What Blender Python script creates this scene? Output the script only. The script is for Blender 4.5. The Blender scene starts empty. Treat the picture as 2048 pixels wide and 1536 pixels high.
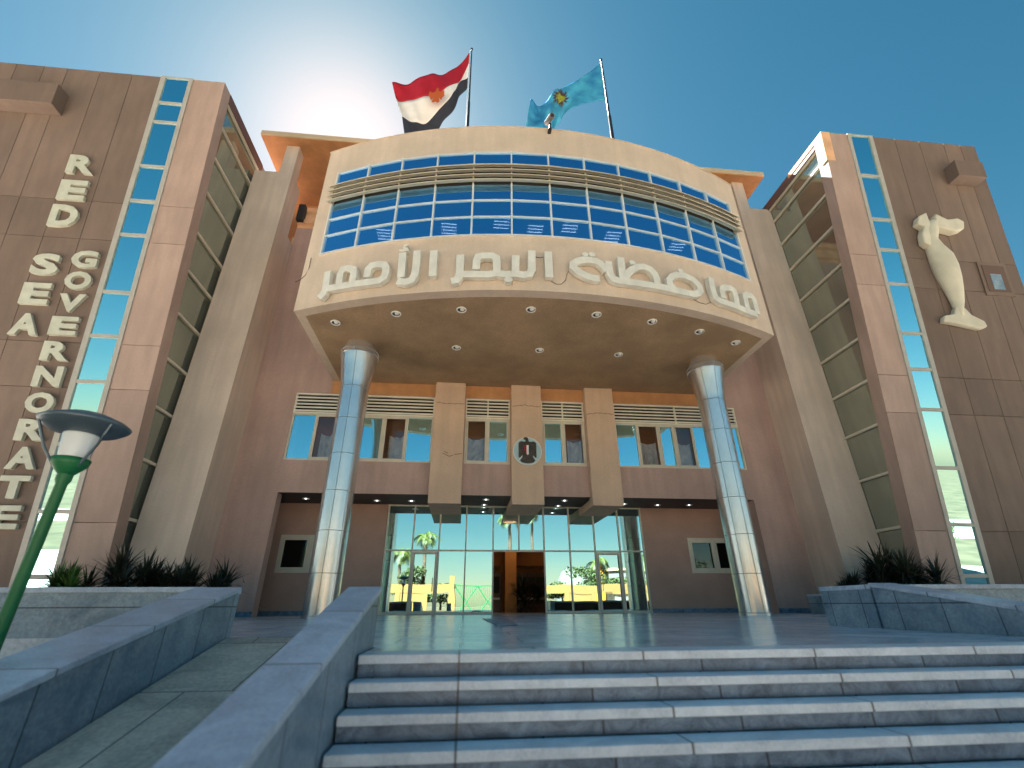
import bpy, math, random
from mathutils import Vector, Matrix
R_ = math.radians
S = bpy.context.scene
C = S.collection
rnd = random.Random(7)

# ------------------------------------------------------------------ camera
cd = bpy.data.cameras.new('camera'); cam = bpy.data.objects.new('camera', cd); C.objects.link(cam)
cd.sensor_width = 36; cd.lens = 925.95/2048*36; cd.clip_start = .05; cd.clip_end = 3000
cd.dof.use_dof = True; cd.dof.focus_distance = 15; cd.dof.aperture_fstop = 1.0
rt = ((0.99511882, -0.0985626, -0.00489396), (-0.03809879, -0.42945866, 0.90228252), (-0.09103306, -0.89769186, -0.43111751))
cam.matrix_world = Matrix(((rt[0][0], rt[1][0], rt[2][0], 0), (rt[0][1], rt[1][1], rt[2][1], 0), (rt[0][2], rt[1][2], rt[2][2], 0), (0, 0, 0, 1)))
S.camera = cam

# ------------------------------------------------------------------ sky, sun, exposure
SUN_EL, SUN_AZ = 50.0, -22.0       # azimuth measured from +Y towards +X
w = bpy.data.worlds.new('World'); S.world = w; w.use_nodes = True
nt = w.node_tree; nt.nodes.clear()
sky = nt.nodes.new('ShaderNodeTexSky'); sky.sky_type = 'NISHITA'; sky.sun_disc = False
sky.sun_elevation = R_(SUN_EL); sky.sun_rotation = R_(SUN_AZ); sky.altitude = 0; sky.air_density = 1.0; sky.dust_density = 0.4; sky.ozone_density = 1.0
sep = nt.nodes.new('ShaderNodeSeparateColor'); com = nt.nodes.new('ShaderNodeCombineColor')
nt.links.new(sky.outputs[0], sep.inputs[0])
for k, (gain, power) in enumerate(((.105, 1.7), (.285, 1.12), (.29, 1.03))):      # deep teal grade of the sky
    pw = nt.nodes.new('ShaderNodeMath'); pw.operation = 'POWER'; pw.inputs[1].default_value = power
    ml = nt.nodes.new('ShaderNodeMath'); ml.operation = 'MULTIPLY'; ml.inputs[1].default_value = gain
    nt.links.new(sep.outputs[k], pw.inputs[0]); nt.links.new(pw.outputs[0], ml.inputs[0]); nt.links.new(ml.outputs[0], com.inputs[k])
bg = nt.nodes.new('ShaderNodeBackground'); bg.inputs[1].default_value = 0.05
wo = nt.nodes.new('ShaderNodeOutputWorld')
nt.links.new(com.outputs[0], bg.inputs[0]); nt.links.new(bg.outputs[0], wo.inputs[0])
sl = bpy.data.lights.new('sun', 'SUN'); sl.energy = 5.0; sl.angle = R_(.5); sl.color = (1, .95, .88)
so = bpy.data.objects.new('sun', sl); C.objects.link(so)
sd = Vector((math.sin(R_(SUN_AZ))*math.cos(R_(SUN_EL)), math.cos(R_(SUN_AZ))*math.cos(R_(SUN_EL)), math.sin(R_(SUN_EL))))
so.rotation_euler = sd.to_track_quat('Z', 'Y').to_euler()
S.view_settings.view_transform = 'Standard'; S.view_settings.look = 'None'; S.view_settings.gamma = 1
S.view_settings.exposure = 3.05
S.render.engine = 'CYCLES'
S.cycles.max_bounces = 8; S.cycles.diffuse_bounces = 5; S.cycles.glossy_bounces = 5; S.cycles.transparent_max_bounces = 8

# ------------------------------------------------------------------ materials
def mat(name, col, rough=.8, var=.08, vscale=1.2, bump=0, bscale=40, metal=0, spec=.5, streak=0, col2=None, grain=0, gscale=60, island=0):
    m = bpy.data.materials.new(name); m.use_nodes = True; n = m.node_tree; b = n.nodes['Principled BSDF']
    b.inputs['Roughness'].default_value = rough; b.inputs['Metallic'].default_value = metal; b.inputs['Specular IOR Level'].default_value = spec
    tc = n.nodes.new('ShaderNodeTexCoord')
    base = (*col, 1); last = None
    def noise(sc, det, vec=None):
        x = n.nodes.new('ShaderNodeTexNoise'); x.inputs['Scale'].default_value = sc; x.inputs['Detail'].default_value = det
        n.links.new(vec or tc.outputs['Object'], x.inputs['Vector']); return x
    def layer(fac, amt, c2):
        nonlocal last
        r = n.nodes.new('ShaderNodeMapRange'); r.inputs[1].default_value = .35; r.inputs[2].default_value = .65; r.inputs[3].default_value = 0; r.inputs[4].default_value = amt
        n.links.new(fac, r.inputs[0])
        mx = n.nodes.new('ShaderNodeMix'); mx.data_type = 'RGBA'
        n.links.new(r.outputs[0], mx.inputs[0])
        if last is None: mx.inputs[6].default_value = base
        else: n.links.new(last, mx.inputs[6])
        mx.inputs[7].default_value = (*c2, 1); last = mx.outputs[2]
    if var: layer(noise(vscale, 5).outputs[0], 1, col2 or tuple(c*(1-var*2.2) for c in col))
    if streak:
        mp = n.nodes.new('ShaderNodeMapping'); mp.inputs['Scale'].default_value = (2.2, 2.2, .22); n.links.new(tc.outputs['Object'], mp.inputs[0])
        layer(noise(1.6, 6, mp.outputs[0]).outputs[0], streak, tuple(c*.62 for c in col))
    if grain: layer(noise(gscale, 3).outputs[0], grain, tuple(c*.55 for c in col))
    if island:
        ge = n.nodes.new('ShaderNodeNewGeometry'); mr = n.nodes.new('ShaderNodeMapRange'); mr.inputs[3].default_value = 1-island; mr.inputs[4].default_value = 1+island*.6
        n.links.new(ge.outputs['Random Per Island'], mr.inputs[0]); mm = n.nodes.new('ShaderNodeMix'); mm.data_type = 'RGBA'; mm.blend_type = 'MULTIPLY'; mm.inputs[0].default_value = 1
        if last is None: mm.inputs[6].default_value = base
        else: n.links.new(last, mm.inputs[6])
        cc = n.nodes.new('ShaderNodeCombineColor'); [n.links.new(mr.outputs[0], cc.inputs[q]) for q in range(3)]; n.links.new(cc.outputs[0], mm.inputs[7]); last = mm.outputs[2]
    if last is None: b.inputs['Base Color'].default_value = base
    else: n.links.new(last, b.inputs['Base Color'])
    if bump:
        bp = n.nodes.new('ShaderNodeBump'); bp.inputs['Strength'].default_value = bump; bp.inputs['Distance'].default_value = .02
        n.links.new(noise(bscale, 4).outputs[0], bp.inputs['Height']); n.links.new(bp.outputs[0], b.inputs['Normal'])
    return m
def glass(name, refl, trans, mixf=.75, rough=.01, wob=0.0):
    m = bpy.data.materials.new(name); m.use_nodes = True; n = m.node_tree; n.nodes.clear()
    g = n.nodes.new('ShaderNodeBsdfGlossy'); g.inputs['Color'].default_value = (*refl, 1); g.inputs['Roughness'].default_value = rough
    t = n.nodes.new('ShaderNodeBsdfTransparent'); t.inputs['Color'].default_value = (*trans, 1)
    mx = n.nodes.new('ShaderNodeMixShader'); mx.inputs[0].default_value = mixf
    o = n.nodes.new('ShaderNodeOutputMaterial')
    n.links.new(t.outputs[0], mx.inputs[1]); n.links.new(g.outputs[0], mx.inputs[2]); n.links.new(mx.outputs[0], o.inputs[0])
    if wob:
        tc = n.nodes.new('ShaderNodeTexCoord'); x = n.nodes.new('ShaderNodeTexNoise'); x.inputs['Scale'].default_value = .9; x.inputs['Detail'].default_value = 1
        bp = n.nodes.new('ShaderNodeBump'); bp.inputs['Strength'].default_value = wob; bp.inputs['Distance'].default_value = .05
        n.links.new(tc.outputs['Object'], x.inputs['Vector']); n.links.new(x.outputs[0], bp.inputs['Height']); n.links.new(bp.outputs[0], g.inputs['Normal'])
    return m
def emis(name, col, st):
    m = bpy.data.materials.new(name); m.use_nodes = True; n = m.node_tree; n.nodes.clear()
    e = n.nodes.new('ShaderNodeEmission'); e.inputs[0].default_value = (*col, 1); e.inputs[1].default_value = st
    o = n.nodes.new('ShaderNodeOutputMaterial'); n.links.new(e.outputs[0], o.inputs[0]); return m
def marble(name, c1, c2, rough, scale=3.0, joints=None, spec=.5):
    m = bpy.data.materials.new(name); m.use_nodes = True; n = m.node_tree; b = n.nodes['Principled BSDF']; b.inputs['Roughness'].default_value = rough
    b.inputs['Specular IOR Level'].default_value = spec
    tc = n.nodes.new('ShaderNodeTexCoord')
    x = n.nodes.new('ShaderNodeTexNoise'); x.inputs['Scale'].default_value = scale; x.inputs['Detail'].default_value = 8; x.inputs['Roughness'].default_value = .7; x.inputs['Distortion'].default_value = 1.2
    n.links.new(tc.outputs['Object'], x.inputs['Vector'])
    r = n.nodes.new('ShaderNodeValToRGB'); r.color_ramp.elements[0].position = .36; r.color_ramp.elements[1].position = .66
    r.color_ramp.elements[0].color = (*c2, 1); r.color_ramp.elements[1].color = (*c1, 1)
    n.links.new(x.outputs[0], r.inputs[0]); out = r.outputs[0]
    y = n.nodes.new('ShaderNodeTexNoise'); y.inputs['Scale'].default_value = scale*22; y.inputs['Detail'].default_value = 3
    n.links.new(tc.outputs['Object'], y.inputs['Vector'])
    mx = n.nodes.new('ShaderNodeMix'); mx.data_type = 'RGBA'; mx.blend_type = 'OVERLAY'; mx.inputs[0].default_value = .45
    n.links.new(out, mx.inputs[6]); n.links.new(y.outputs[0], mx.inputs[7]); out = mx.outputs[2]
    if joints:
        br = n.nodes.new('ShaderNodeTexBrick'); br.offset = joints[2] if len(joints) > 2 else 0; br.inputs['Scale'].default_value = 1
        br.inputs['Brick Width'].default_value = joints[0]; br.inputs['Row Height'].default_value = joints[1]; br.inputs['Mortar Size'].default_value = .008
        br.inputs['Color1'].default_value = (1, 1, 1, 1); br.inputs['Color2'].default_value = (.78, .8, .82, 1); br.inputs['Mortar'].default_value = (.25, .25, .25, 1)
        sx_ = n.nodes.new('ShaderNodeSeparateXYZ'); cx_ = n.nodes.new('ShaderNodeCombineXYZ'); n.links.new(tc.outputs['Object'], sx_.inputs[0])
        ax_ = joints[3] if len(joints) > 3 else 'xy'
        for q_, a_ in enumerate(ax_): n.links.new(sx_.outputs['xyz'.index(a_)], cx_.inputs[q_])
        n.links.new(cx_.outputs[0], br.inputs['Vector'])
        m2 = n.nodes.new('ShaderNodeMix'); m2.data_type = 'RGBA'; m2.blend_type = 'MULTIPLY'; m2.inputs[0].default_value = 1
        n.links.new(out, m2.inputs[6]); n.links.new(br.outputs[0], m2.inputs[7]); out = m2.outputs[2]
    n.links.new(out, b.inputs['Base Color'])
    rr = n.nodes.new('ShaderNodeMapRange'); rr.inputs[3].default_value = rough*.6; rr.inputs[4].default_value = rough*1.6
    n.links.new(x.outputs[0], rr.inputs[0]); n.links.new(rr.outputs[0], b.inputs['Roughness'])
    return m

M = dict(
 bay=mat('cream_stucco', (.70, .56, .445), .85, .07, .8, .25, 45, streak=.25, grain=.22, gscale=26),
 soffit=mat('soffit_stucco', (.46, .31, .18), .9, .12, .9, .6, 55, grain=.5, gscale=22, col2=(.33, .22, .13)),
 pink=mat('pink_stucco', (.56, .385, .335), .88, .07, .7, .35, 50, streak=.4, grain=.25, gscale=24),
 pil=mat('pale_pink_stucco', (.68, .49, .36), .88, .06, .9, .3, 50, streak=.3, grain=.2, gscale=24),
 fin=mat('beige_stucco', (.72, .59, .50), .88, .07, .6, .3, 45, streak=.42, grain=.2, gscale=22),
 pier=mat('rose_cladding', (.50, .355, .30), .8, .06, .5, .15, 30, streak=.4, grain=.2, gscale=25, island=.13),
 brown=mat('brown_cladding', (.22, .155, .125), .8, .08, .5, .15, 30, streak=.45, grain=.2, gscale=25, island=.16),
 groove=mat('groove_dark', (.13, .085, .068), .9, 0),
 plum=mat('plum_trim', (.17, .085, .075), .7, .05),
 orange=mat('bounce_orange', (.62, .31, .14), .9, .12, 1.3, .5, 12, streak=.3, grain=.2, gscale=18),  # warm bounce light under soffit and eave, painted in as orange
 cornice=mat('peach_cornice', (.80, .46, .27), .85, .12, 2.0, .4, 20),
 eave=mat('eave_cream', (.58, .46, .31), .8, .05),
 vent=mat('vent_blade', (.82, .78, .66), .4, .04, 3),
 gdark=glass('dark_window_glass', (.5, .6, .6), (.5, .5, .5), .12),
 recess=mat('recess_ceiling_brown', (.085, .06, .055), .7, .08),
 reddish=mat('terracotta_stucco', (.50, .32, .26), .85, .07, .8, .3, 50, grain=.2, gscale=24),
 frame=mat('cream_aluminium', (.66, .60, .49), .4, .04, 3, spec=.5),
 mull=mat('silver_aluminium', (.74, .74, .72), .35, .03, 3, metal=.15),
 louvre=mat('cream_louvre', (.54, .50, .40), .45, .06, 3),
 steel=mat('brushed_steel', (.74, .75, .78), .25, .06, 1.0, .08, 6, metal=.9, streak=.25),
 joint=mat('panel_joint', (.16, .16, .17), .6, 0),
 dark=mat('void_dark', (.02, .018, .015), .9, 0),
 black=mat('black_metal', (.03, .03, .035), .45, 0, metal=.3),
 letter=mat('cream_letter', (.80, .78, .70), .55, .07, 3, .1, 30, streak=.3),
 letter2=mat('pale_green_letter', (.54, .55, .46), .55, .08, 3),
 white=mat('white_paint', (.8, .8, .77), .6, .05, 2),
 room=mat('orange_room_wall', (.60, .24, .06), .7, .08),
 wood=mat('dark_wood', (.11, .045, .022), .45, .2, 4),
 roomdark=mat('room_brown', (.40, .15, .05), .8, .1),
 curtain=mat('sheer_curtain', (.62, .62, .68), .7, .1, 3),
 leaf=mat('dark_leaf', (.030, .036, .018), .5, .3, 3),
 leafg=mat('bright_leaf', (.12, .24, .03), .5, .3, 3),
 palmleaf=mat('palm_leaf', (.16, .20, .045), .5, .3, 3),
 treeleaf=mat('tree_leaf', (.09, .13, .035), .6, .3, 2),
 bark=mat('bark', (.14, .09, .06), .9, .2, 5, .5, 20),
 ochre=mat('ochre_wall', (.27, .15, .045), .85, .05, .5),
 green=mat('green_metal', (.008, .15, .045), .5, .05),
 gold=mat('orange_dome_paint', (.80, .38, .03), .6, .05),
 red=mat('red_cloth', (.42, .004, .02), .75, .05, 3),
 wcloth=mat('white_cloth', (.86, .82, .80), .75, .04, 3),
 kcloth=mat('black_cloth', (.035, .035, .05), .75, .1, 3),
 eagle=mat('rust_print', (.60, .12, .02), .75, .1),
 bcloth=mat('sky_blue_cloth', (.02, .20, .46), .7, .2, 1.6, col2=(.06, .40, .62)),  # second blue mottled in to stand for shaded folds
 bronze=mat('bronze_relief', (.075, .058, .045), .45, .2, 8, .3, 30, metal=.3),
 disc=mat('pale_blue_disc', (.42, .60, .66), .5, .05),
 relief=mat('cream_relief', (.66, .62, .50), .6, .08, 1.5, .2, 12),
 soil=mat('soil', (.06, .045, .035), .95, .2, 3, .6, 12),
 crack=mat('crack_dark', (.12, .07, .04), .9, 0),
 emblem=mat('crest_green', (.42, .46, .04), .7, .3, 12),
 emblem2=mat('crest_purple', (.10, .06, .10), .7, .3, 12),
 asphalt=mat('courtyard_paving', (.56, .50, .43), .85, .1, .6, .2, 20),
 added_lawn=mat('added_grass', (.075, .062, .03), .95, .25, .5, .5, 30, col2=(.15, .11, .06)),  # dark cover for unseen ground mirrored in the tower glass
 stripf=mat('grey_aluminium', (.44, .42, .38), .4, .05, 3),
 lampglass=mat('frosted_lamp_glass', (.75, .78, .80), .25, .03),
 lampmetal=mat('blue_grey_metal', (.10, .14, .17), .4, .05, metal=.4),
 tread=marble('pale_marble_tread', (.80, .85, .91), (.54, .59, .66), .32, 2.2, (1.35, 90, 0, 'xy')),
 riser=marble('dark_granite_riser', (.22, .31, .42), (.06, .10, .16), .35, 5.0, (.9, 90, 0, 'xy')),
 terr=marble('blue_grey_marble_floor', (.66, .72, .80), (.42, .49, .58), .20, 1.1, (1.2, .62, .5)),
 cap=marble('blue_grey_coping', (.60, .68, .80), (.38, .46, .57), .34, 2.5, (90, .95, 0, 'xy')),
 slab=marble('grey_blue_slab', (.34, .43, .50), (.15, .23, .31), .35, 1.6, (.62, 90, 0, 'yz')),
 rampm=marble('worn_ramp_stone', (.64, .60, .50), (.34, .34, .29), .6, 1.4, (.75, 1.2, .5, 'xy')),
 gblue=glass('blue_mirror_glass', (.34, .66, 1.0), (.35, .5, .7), .9),
 gteal=glass('teal_mirror_glass', (.52, .90, .98), (.2, .25, .25), .9, .012, .05),
 gfac=glass('entrance_mirror_glass', (.56, .83, .82), (.25, .22, .18), .86, .005, .04),
 gclear=glass('clear_glass', (.6, .6, .6), (.8, .8, .78), .16),
 gside=glass('smoked_side_glass', (.55, .60, .50), (.12, .14, .11), .55, .03, .1),
)
M['hallwhite'] = mat('dimmed_white', (.20, .20, .19), .7, .06, 1)  # white dulled so sunlit walls do not glare in the glass
gm = M['gside'].node_tree; dfn = gm.nodes.new('ShaderNodeBsdfDiffuse'); dfn.inputs[0].default_value = (.20, .215, .20, 1)   # smoked glass with an even grey diffuse under the gloss
gm.links.new(dfn.outputs[0], [x for x in gm.nodes if x.type == 'MIX_SHADER'][0].inputs[1])
M['tube'] = emis('lamp_white', (1, .97, .9), 1.2)
M['hall'] = emis('hall_lamp', (1, .72, .42), 2.5)

# ------------------------------------------------------------------ helpers
class MB:
    def __init__(s): s.v = []; s.f = []; s.mi = []
    def face(s, pts, mi=0):
        n = len(s.v); s.v += [tuple(p) for p in pts]; s.f.append(tuple(range(n, n+len(pts)))); s.mi.append(mi)
    def box(s, x0, x1, y0, y1, z0, z1, tf=None, mi=0):
        P = [(x, y, z) for z in (z0, z1) for y in (y0, y1) for x in (x0, x1)]
        if tf: P = [tf(*p) for p in P]
        n = len(s.v); s.v += P
        for q in ((0, 2, 3, 1), (4, 5, 7, 6), (0, 1, 5, 4), (2, 6, 7, 3), (0, 4, 6, 2), (1, 3, 7, 5)):
            s.f.append(tuple(n+i for i in q)); s.mi.append(mi)
        return s
    def prism(s, poly, a, b, fn, mi=0):          # poly of 2-D points, extruded a..b, fn(p,q,t)->xyz
        n = len(s.v); k = len(poly)
        s.v += [fn(p[0], p[1], a) for p in poly] + [fn(p[0], p[1], b) for p in poly]
        s.f.append(tuple(range(n, n+k))); s.f.append(tuple(range(n+2*k-1, n+k-1, -1))); s.mi += [mi, mi]
        for i in range(k):
            j = (i+1) % k; s.f.append((n+i, n+k+i, n+k+j, n+j)); s.mi.append(mi)
        return s
    def lathe(s, prof, cx, cy, cz=0, seg=32, mi=0, tf=None):    # prof (r,z)
        n = len(s.v); k = len(prof)
        for i in range(seg):
            a = 2*math.pi*i/seg
            for r, z in prof:
                p = (cx+r*math.cos(a), cy+r*math.sin(a), cz+z); s.v.append(tf(*p) if tf else p)
        for i in range(seg):
            j = (i+1) % seg
            for q in range(k-1):
                s.f.append((n+i*k+q, n+j*k+q, n+j*k+q+1, n+i*k+q+1)); s.mi.append(mi)
        return s
    def tube(s, pts, r, seg=8, mi=0):
        pts = [Vector(p) for p in pts]; rr = r if isinstance(r, (list, tuple)) else [r]*len(pts); n = len(s.v)
        for i, p in enumerate(pts):
            d = (pts[min(i+1, len(pts)-1)]-pts[max(i-1, 0)]).normalized()
            u = d.cross(Vector((0, 0, 1)) if abs(d.z) < .9 else Vector((1, 0, 0))).normalized(); v = d.cross(u)
            for k in range(seg):
                a = 2*math.pi*k/seg; s.v.append(tuple(p+(u*math.cos(a)+v*math.sin(a))*rr[i]))
        for i in range(len(pts)-1):
            for k in range(seg):
                j = (k+1) % seg; s.f.append((n+i*seg+k, n+i*seg+j, n+(i+1)*seg+j, n+(i+1)*seg+k)); s.mi.append(mi)
        s.f.append(tuple(n+k for k in range(seg))); s.f.append(tuple(n+(len(pts)-1)*seg+k for k in reversed(range(seg)))); s.mi += [mi, mi]
        return s
    def build(s, name, m, parent=None, smooth=False, bevel=0, fix=True):
        me = bpy.data.meshes.new(name); me.from_pydata(s.v, [], s.f); me.update()
        for x in (m if isinstance(m, (list, tuple)) else [m]): me.materials.append(x)
        for p, i in zip(me.polygons, s.mi): p.material_index = i; p.use_smooth = smooth
        if fix:
            import bmesh
            bm = bmesh.new(); bm.from_mesh(me); bmesh.ops.recalc_face_normals(bm, faces=bm.faces); bm.to_mesh(me); bm.free()
        o = bpy.data.objects.new(name, me); C.objects.link(o)
        if parent: setp(o, parent)
        if bevel:
            b = o.modifiers.new('bevel', 'BEVEL'); b.width = bevel; b.segments = 2; b.limit_method = 'ANGLE'; b.angle_limit = R_(40)
        return o
def root_loc(p):
    l = Vector(p.location)
    while p.parent: p = p.parent; l = l+Vector(p.location)
    return l
def setp(o, parent):
    o.parent = parent
    if parent.type == 'EMPTY': o.matrix_parent_inverse = Matrix.Translation(-Vector(parent.location))
def tag(o, label=None, cat=None, group=None, kind=None):
    if label: o['label'] = label
    if cat: o['category'] = cat
    if group: o['group'] = group
    if kind: o['kind'] = kind
    return o
def thing(name, loc, label, cat, group=None):
    o = bpy.data.objects.new(name, None); o.empty_display_size = .3; C.objects.link(o); o.location = loc
    return tag(o, label, cat, group)
def dup(src, loc, label, group=None):
    c = src.copy(); C.objects.link(c); c.location = loc; c['label'] = label
    if group: c['group'] = group
    for ch in [x for x in bpy.data.objects if x.parent == src]:
        d = ch.copy(); C.objects.link(d); d.parent = c
        for g in [x for x in bpy.data.objects if x.parent == ch]:
            e = g.copy(); C.objects.link(e); e.parent = d
    return c
def box(name, m, par, *a, bevel=0): return MB().box(*a).build(name, m, par, bevel=bevel)

AX = 2.4            # axis of symmetry
TZ = -.3126         # terrace level
GZ = -1.3926        # ground level
D1, D0, DF = 18.1, 20.18, 16.4
CX, RC, CY = 2.45, 19.5, 30.7
def cyl(s, z, off=0.0):      # arc length s (on RC), height z, outward offset
    a = s/RC; r = RC+off; return (CX+r*math.sin(a), CY-r*math.cos(a), z)

# ================================================================== THE BUILDING
B = thing('government_building', (AX, 18, TZ), 'government office building with curved projecting bay, steel columns and two leaning towers', 'building')

# --- facade wall with openings
XL, XR = -8.72, 13.5
bz = 16.7
fw = MB()
RL, RR, RT = -6.97, 11.77, 3.85
groups = [(-7.05, -1.42), (-.12, 1.74), (3.08, 4.92), (6.24, 11.82)]
W0, W1 = 5.1, 7.93
fw.box(XL, RL, D1, D1+.45, TZ, W0); fw.box(RR, XR, D1, D1+.45, TZ, W0); fw.box(RL, RR, D1, D1+.45, RT, W0)
xs = [XL]+[v for g in groups for v in g]+[XR]
for i in range(0, len(xs), 2): fw.box(xs[i], xs[i+1], D1, D1+.45, W0, W1)
fw.box(XL, XR, D1, D1+.45, W1, 8.52)
fw.box(XL, -5.2, D1, D1+.45, 8.52, bz); fw.box(10.1, XR, D1, D1+.45, 8.52, bz)
fw.build('facade_wall', M['pink'], B)
MB().box(-5.2, 10.1, D1, D1+.45, 8.53, bz).build('rear_wall', M['roomdark'], B)
# warm bounce light under the soffit, painted as an orange strip
for a, b in [(-5.7, -1.41), (-.15, 1.77), (3.05, 4.95), (6.18, 10.5)]:
    MB().box(a, b, D1-.012, D1-.001, W1+.03, 8.515).build('bounce_band', M['orange'], B)
# --- entrance recess
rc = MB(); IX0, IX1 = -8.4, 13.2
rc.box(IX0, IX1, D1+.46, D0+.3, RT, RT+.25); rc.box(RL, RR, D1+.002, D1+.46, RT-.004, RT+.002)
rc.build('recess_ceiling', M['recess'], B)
GL, GR = -3.2, 7.7
WLx0, WLx1, WRx0, WRx1, wz0, wz1 = -7.28, -4.85, 9.65, 12.1, 1.18, 2.6
for a, b, c_, d in ((IX0, GL, WLx0, WLx1), (GR, IX1, WRx0, WRx1)):
    rw = MB().box(a, c_, D0, D0+.3, TZ, RT).box(d, b, D0, D0+.3, TZ, RT).box(c_, d, D0, D0+.3, TZ, wz0).box(c_, d, D0, D0+.3, wz1, RT)
    if a == IX0: rw.box(IX0-.2, IX0, D1+.46, D0+.3, TZ, RT)
    else: rw.box(IX1, IX1+.2, D1+.46, D0+.3, TZ, RT)
    rw.build('recess_wall', M['reddish'], B)
for a_, b_, y_ in ((IX0, GL-.02, D0), (GR+.02, IX1, D0), (XL, RL-.002, D1), (RR+.002, XR, D1)):
    MB().box(a_, b_, y_-.03, y_-.002, TZ, TZ+.16).build('skirting', M['riser'], B)

def window(x0, x1, y, z0, z1, panes, fr=.07, depth=.1, m=None, parent=B, sill=True, name='window'):
    """panes: list of (x0,x1,glass material); frame with mullions, panes as sub-parts"""
    f = MB(); m = m or M['frame']
    f.box(x0, x1, y-.03, y+depth, z0, z0+fr); f.box(x0, x1, y-.03, y+depth, z1-fr, z1)
    f.box(x0, x0+fr, y-.027, y+depth, z0+fr, z1-fr); f.box(x1-fr, x1, y-.027, y+depth, z0+fr, z1-fr)
    for i, p in enumerate(panes):
        if i: f.box(p[0]-fr*.5, p[0]+fr*.5, y-.02, y+depth, z0+fr, z1-fr)
        # sash frame
        a, b = p[0]+fr*.5, p[1]-fr*.5
        if len(p) > 3 and p[3]:
            f.box(a, b, y-.04, y+.02, z0+fr, z0+fr*2); f.box(a, b, y-.04, y+.02, z1-fr*2, z1-fr)
            f.box(a, a+fr*.8, y-.038, y+.02, z0+fr*2, z1-fr*2); f.box(b-fr*.8, b, y-.038, y+.02, z0+fr*2, z1-fr*2)
    o = f.build(name, m, parent, bevel=.008)
    for p in panes:
        j = [rnd.uniform(-.003, .003) for _ in range(4)]
        q = MB(); yy = y+.04
        q.face([(p[0], yy+j[0], z0+.02), (p[1], yy+j[1], z0+.02), (p[1], yy+j[1]+j[2], z1-.02), (p[0], yy+j[0]+j[2], z1-.02)])
        q.build('pane', p[2], o, fix=False)
    return o
def curtain(x0, x1, y, z0, z1, seed, name='curtain'):
    q = MB(); rr = random.Random(seed); nx, nz = 26, 22; ph = [rr.uniform(0, 6) for _ in range(4)]
    for i in range(nx+1):
        for k in range(nz+1):
            u, v = i/nx, k/nz
            swag = math.sin(v*19+4*math.sin(u*3.1+ph[0])+ph[1])*.045*math.sin(u*math.pi)
            q.v.append((x0+(x1-x0)*u, y+swag+.03*math.sin(u*16+ph[2]), z0+(z1-z0)*v-.1*math.sin(u*math.pi)*(v)))
    for i in range(nx):
        for k in range(nz):
            a = i*(nz+1)+k; q.f.append((a, a+nz+1, a+nz+2, a+1)); q.mi.append(0)
    return q.build(name, M['curtain'], None, smooth=True)

g, c_ = M['gteal'], M['gclear']
gz1 = 7.06
sets = [
 (groups[0], [(-7.0, -6.1, g), (-6.1, -5.25, c_, 1), (-5.25, -4.38, g, 1), (-4.38, -3.4, g, 1), (-3.4, -2.47, c_, 1), (-2.47, -1.46, g)]),
 (groups[1], [(-.08, .8, c_, 1), (.8, 1.7, g, 1)]),
 (groups[2], [(3.12, 3.98, g, 1), (3.98, 4.88, c_, 1)]),
 (groups[3], [(6.3, 7.2, g), (7.2, 8.15, c_, 1), (8.15, 8.85, g, 1), (8.85, 9.7, c_, 1), (9.7, 10.75, g), (10.75, 11.78, g)])]
cl = ['ruched white curtain in the window behind the left steel column', 'ruched white curtain in the wide window left of the first pilaster',
      'ruched white curtain just left of the eagle plaque', 'ruched white curtain just right of the eagle plaque',
      'ruched white curtain in the first opening sash right of the last pilaster', 'ruched white curtain just left of the right steel column']
ci = 0
for (a, b), pn in sets:
    window(a, b, D1+.06, W0, gz1, pn)
    lv = MB(); n = 5
    lv.box(a, b, D1+.02, D1+.12, W1-.06, W1); lv.box(a, b, D1+.022, D1+.12, gz1+.002, gz1+.05)
    for x in (a, b-.05, (a+b)/2-.02): lv.box(x, x+.05, D1+.024, D1+.12, gz1+.05, W1-.06)
    for i in range(n):
        z = gz1+.1+i*(W1-gz1-.15)/n
        lv.box(a+.04, b-.04, D1+.0, D1+.03, z-.032, z+.03)
    lv.build('louvre_vent', M['vent'], B)
    box('vent_cavity', M['dark'], B, a+.01, b-.01, D1+.2, D1+.25, gz1, W1)
    room = MB().box(a, b, D1+.85, D1+.9, W0, W1)
    room.build('window_alcove', M['roomdark'], B)
    for p in pn:
        if p[2] is c_:
            o = curtain(p[0]+.22 if ci not in (2,) else p[0]+.06, p[1]-.08, D1+.32, W0+.08, W0+1.2, 5+ci)
            tag(o, cl[ci], 'curtain', 'ruched curtains behind the first floor windows'); ci += 1

gd = bpy.data.materials['clear_glass']
window(WLx0, WLx1, D0+.02, wz0, wz1, [(WLx0+.05, -6.1, M['gdark'], 1), (-6.1, WLx1-.05, M['gdark'], 1)], fr=.1)
window(WRx0, WRx1, D0+.02, wz0, wz1, [(WRx0+.05, 10.8, M['gdark'], 1), (10.8, WRx1-.05, M['gdark'], 1)], fr=.1)
MB().box(WLx0, WLx1, D0+.35, D0+.38, wz0, wz1).box(WRx0, WRx1, D0+.35, D0+.38, wz0, wz1).build('dark_interior', M['dark'], B)

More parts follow.
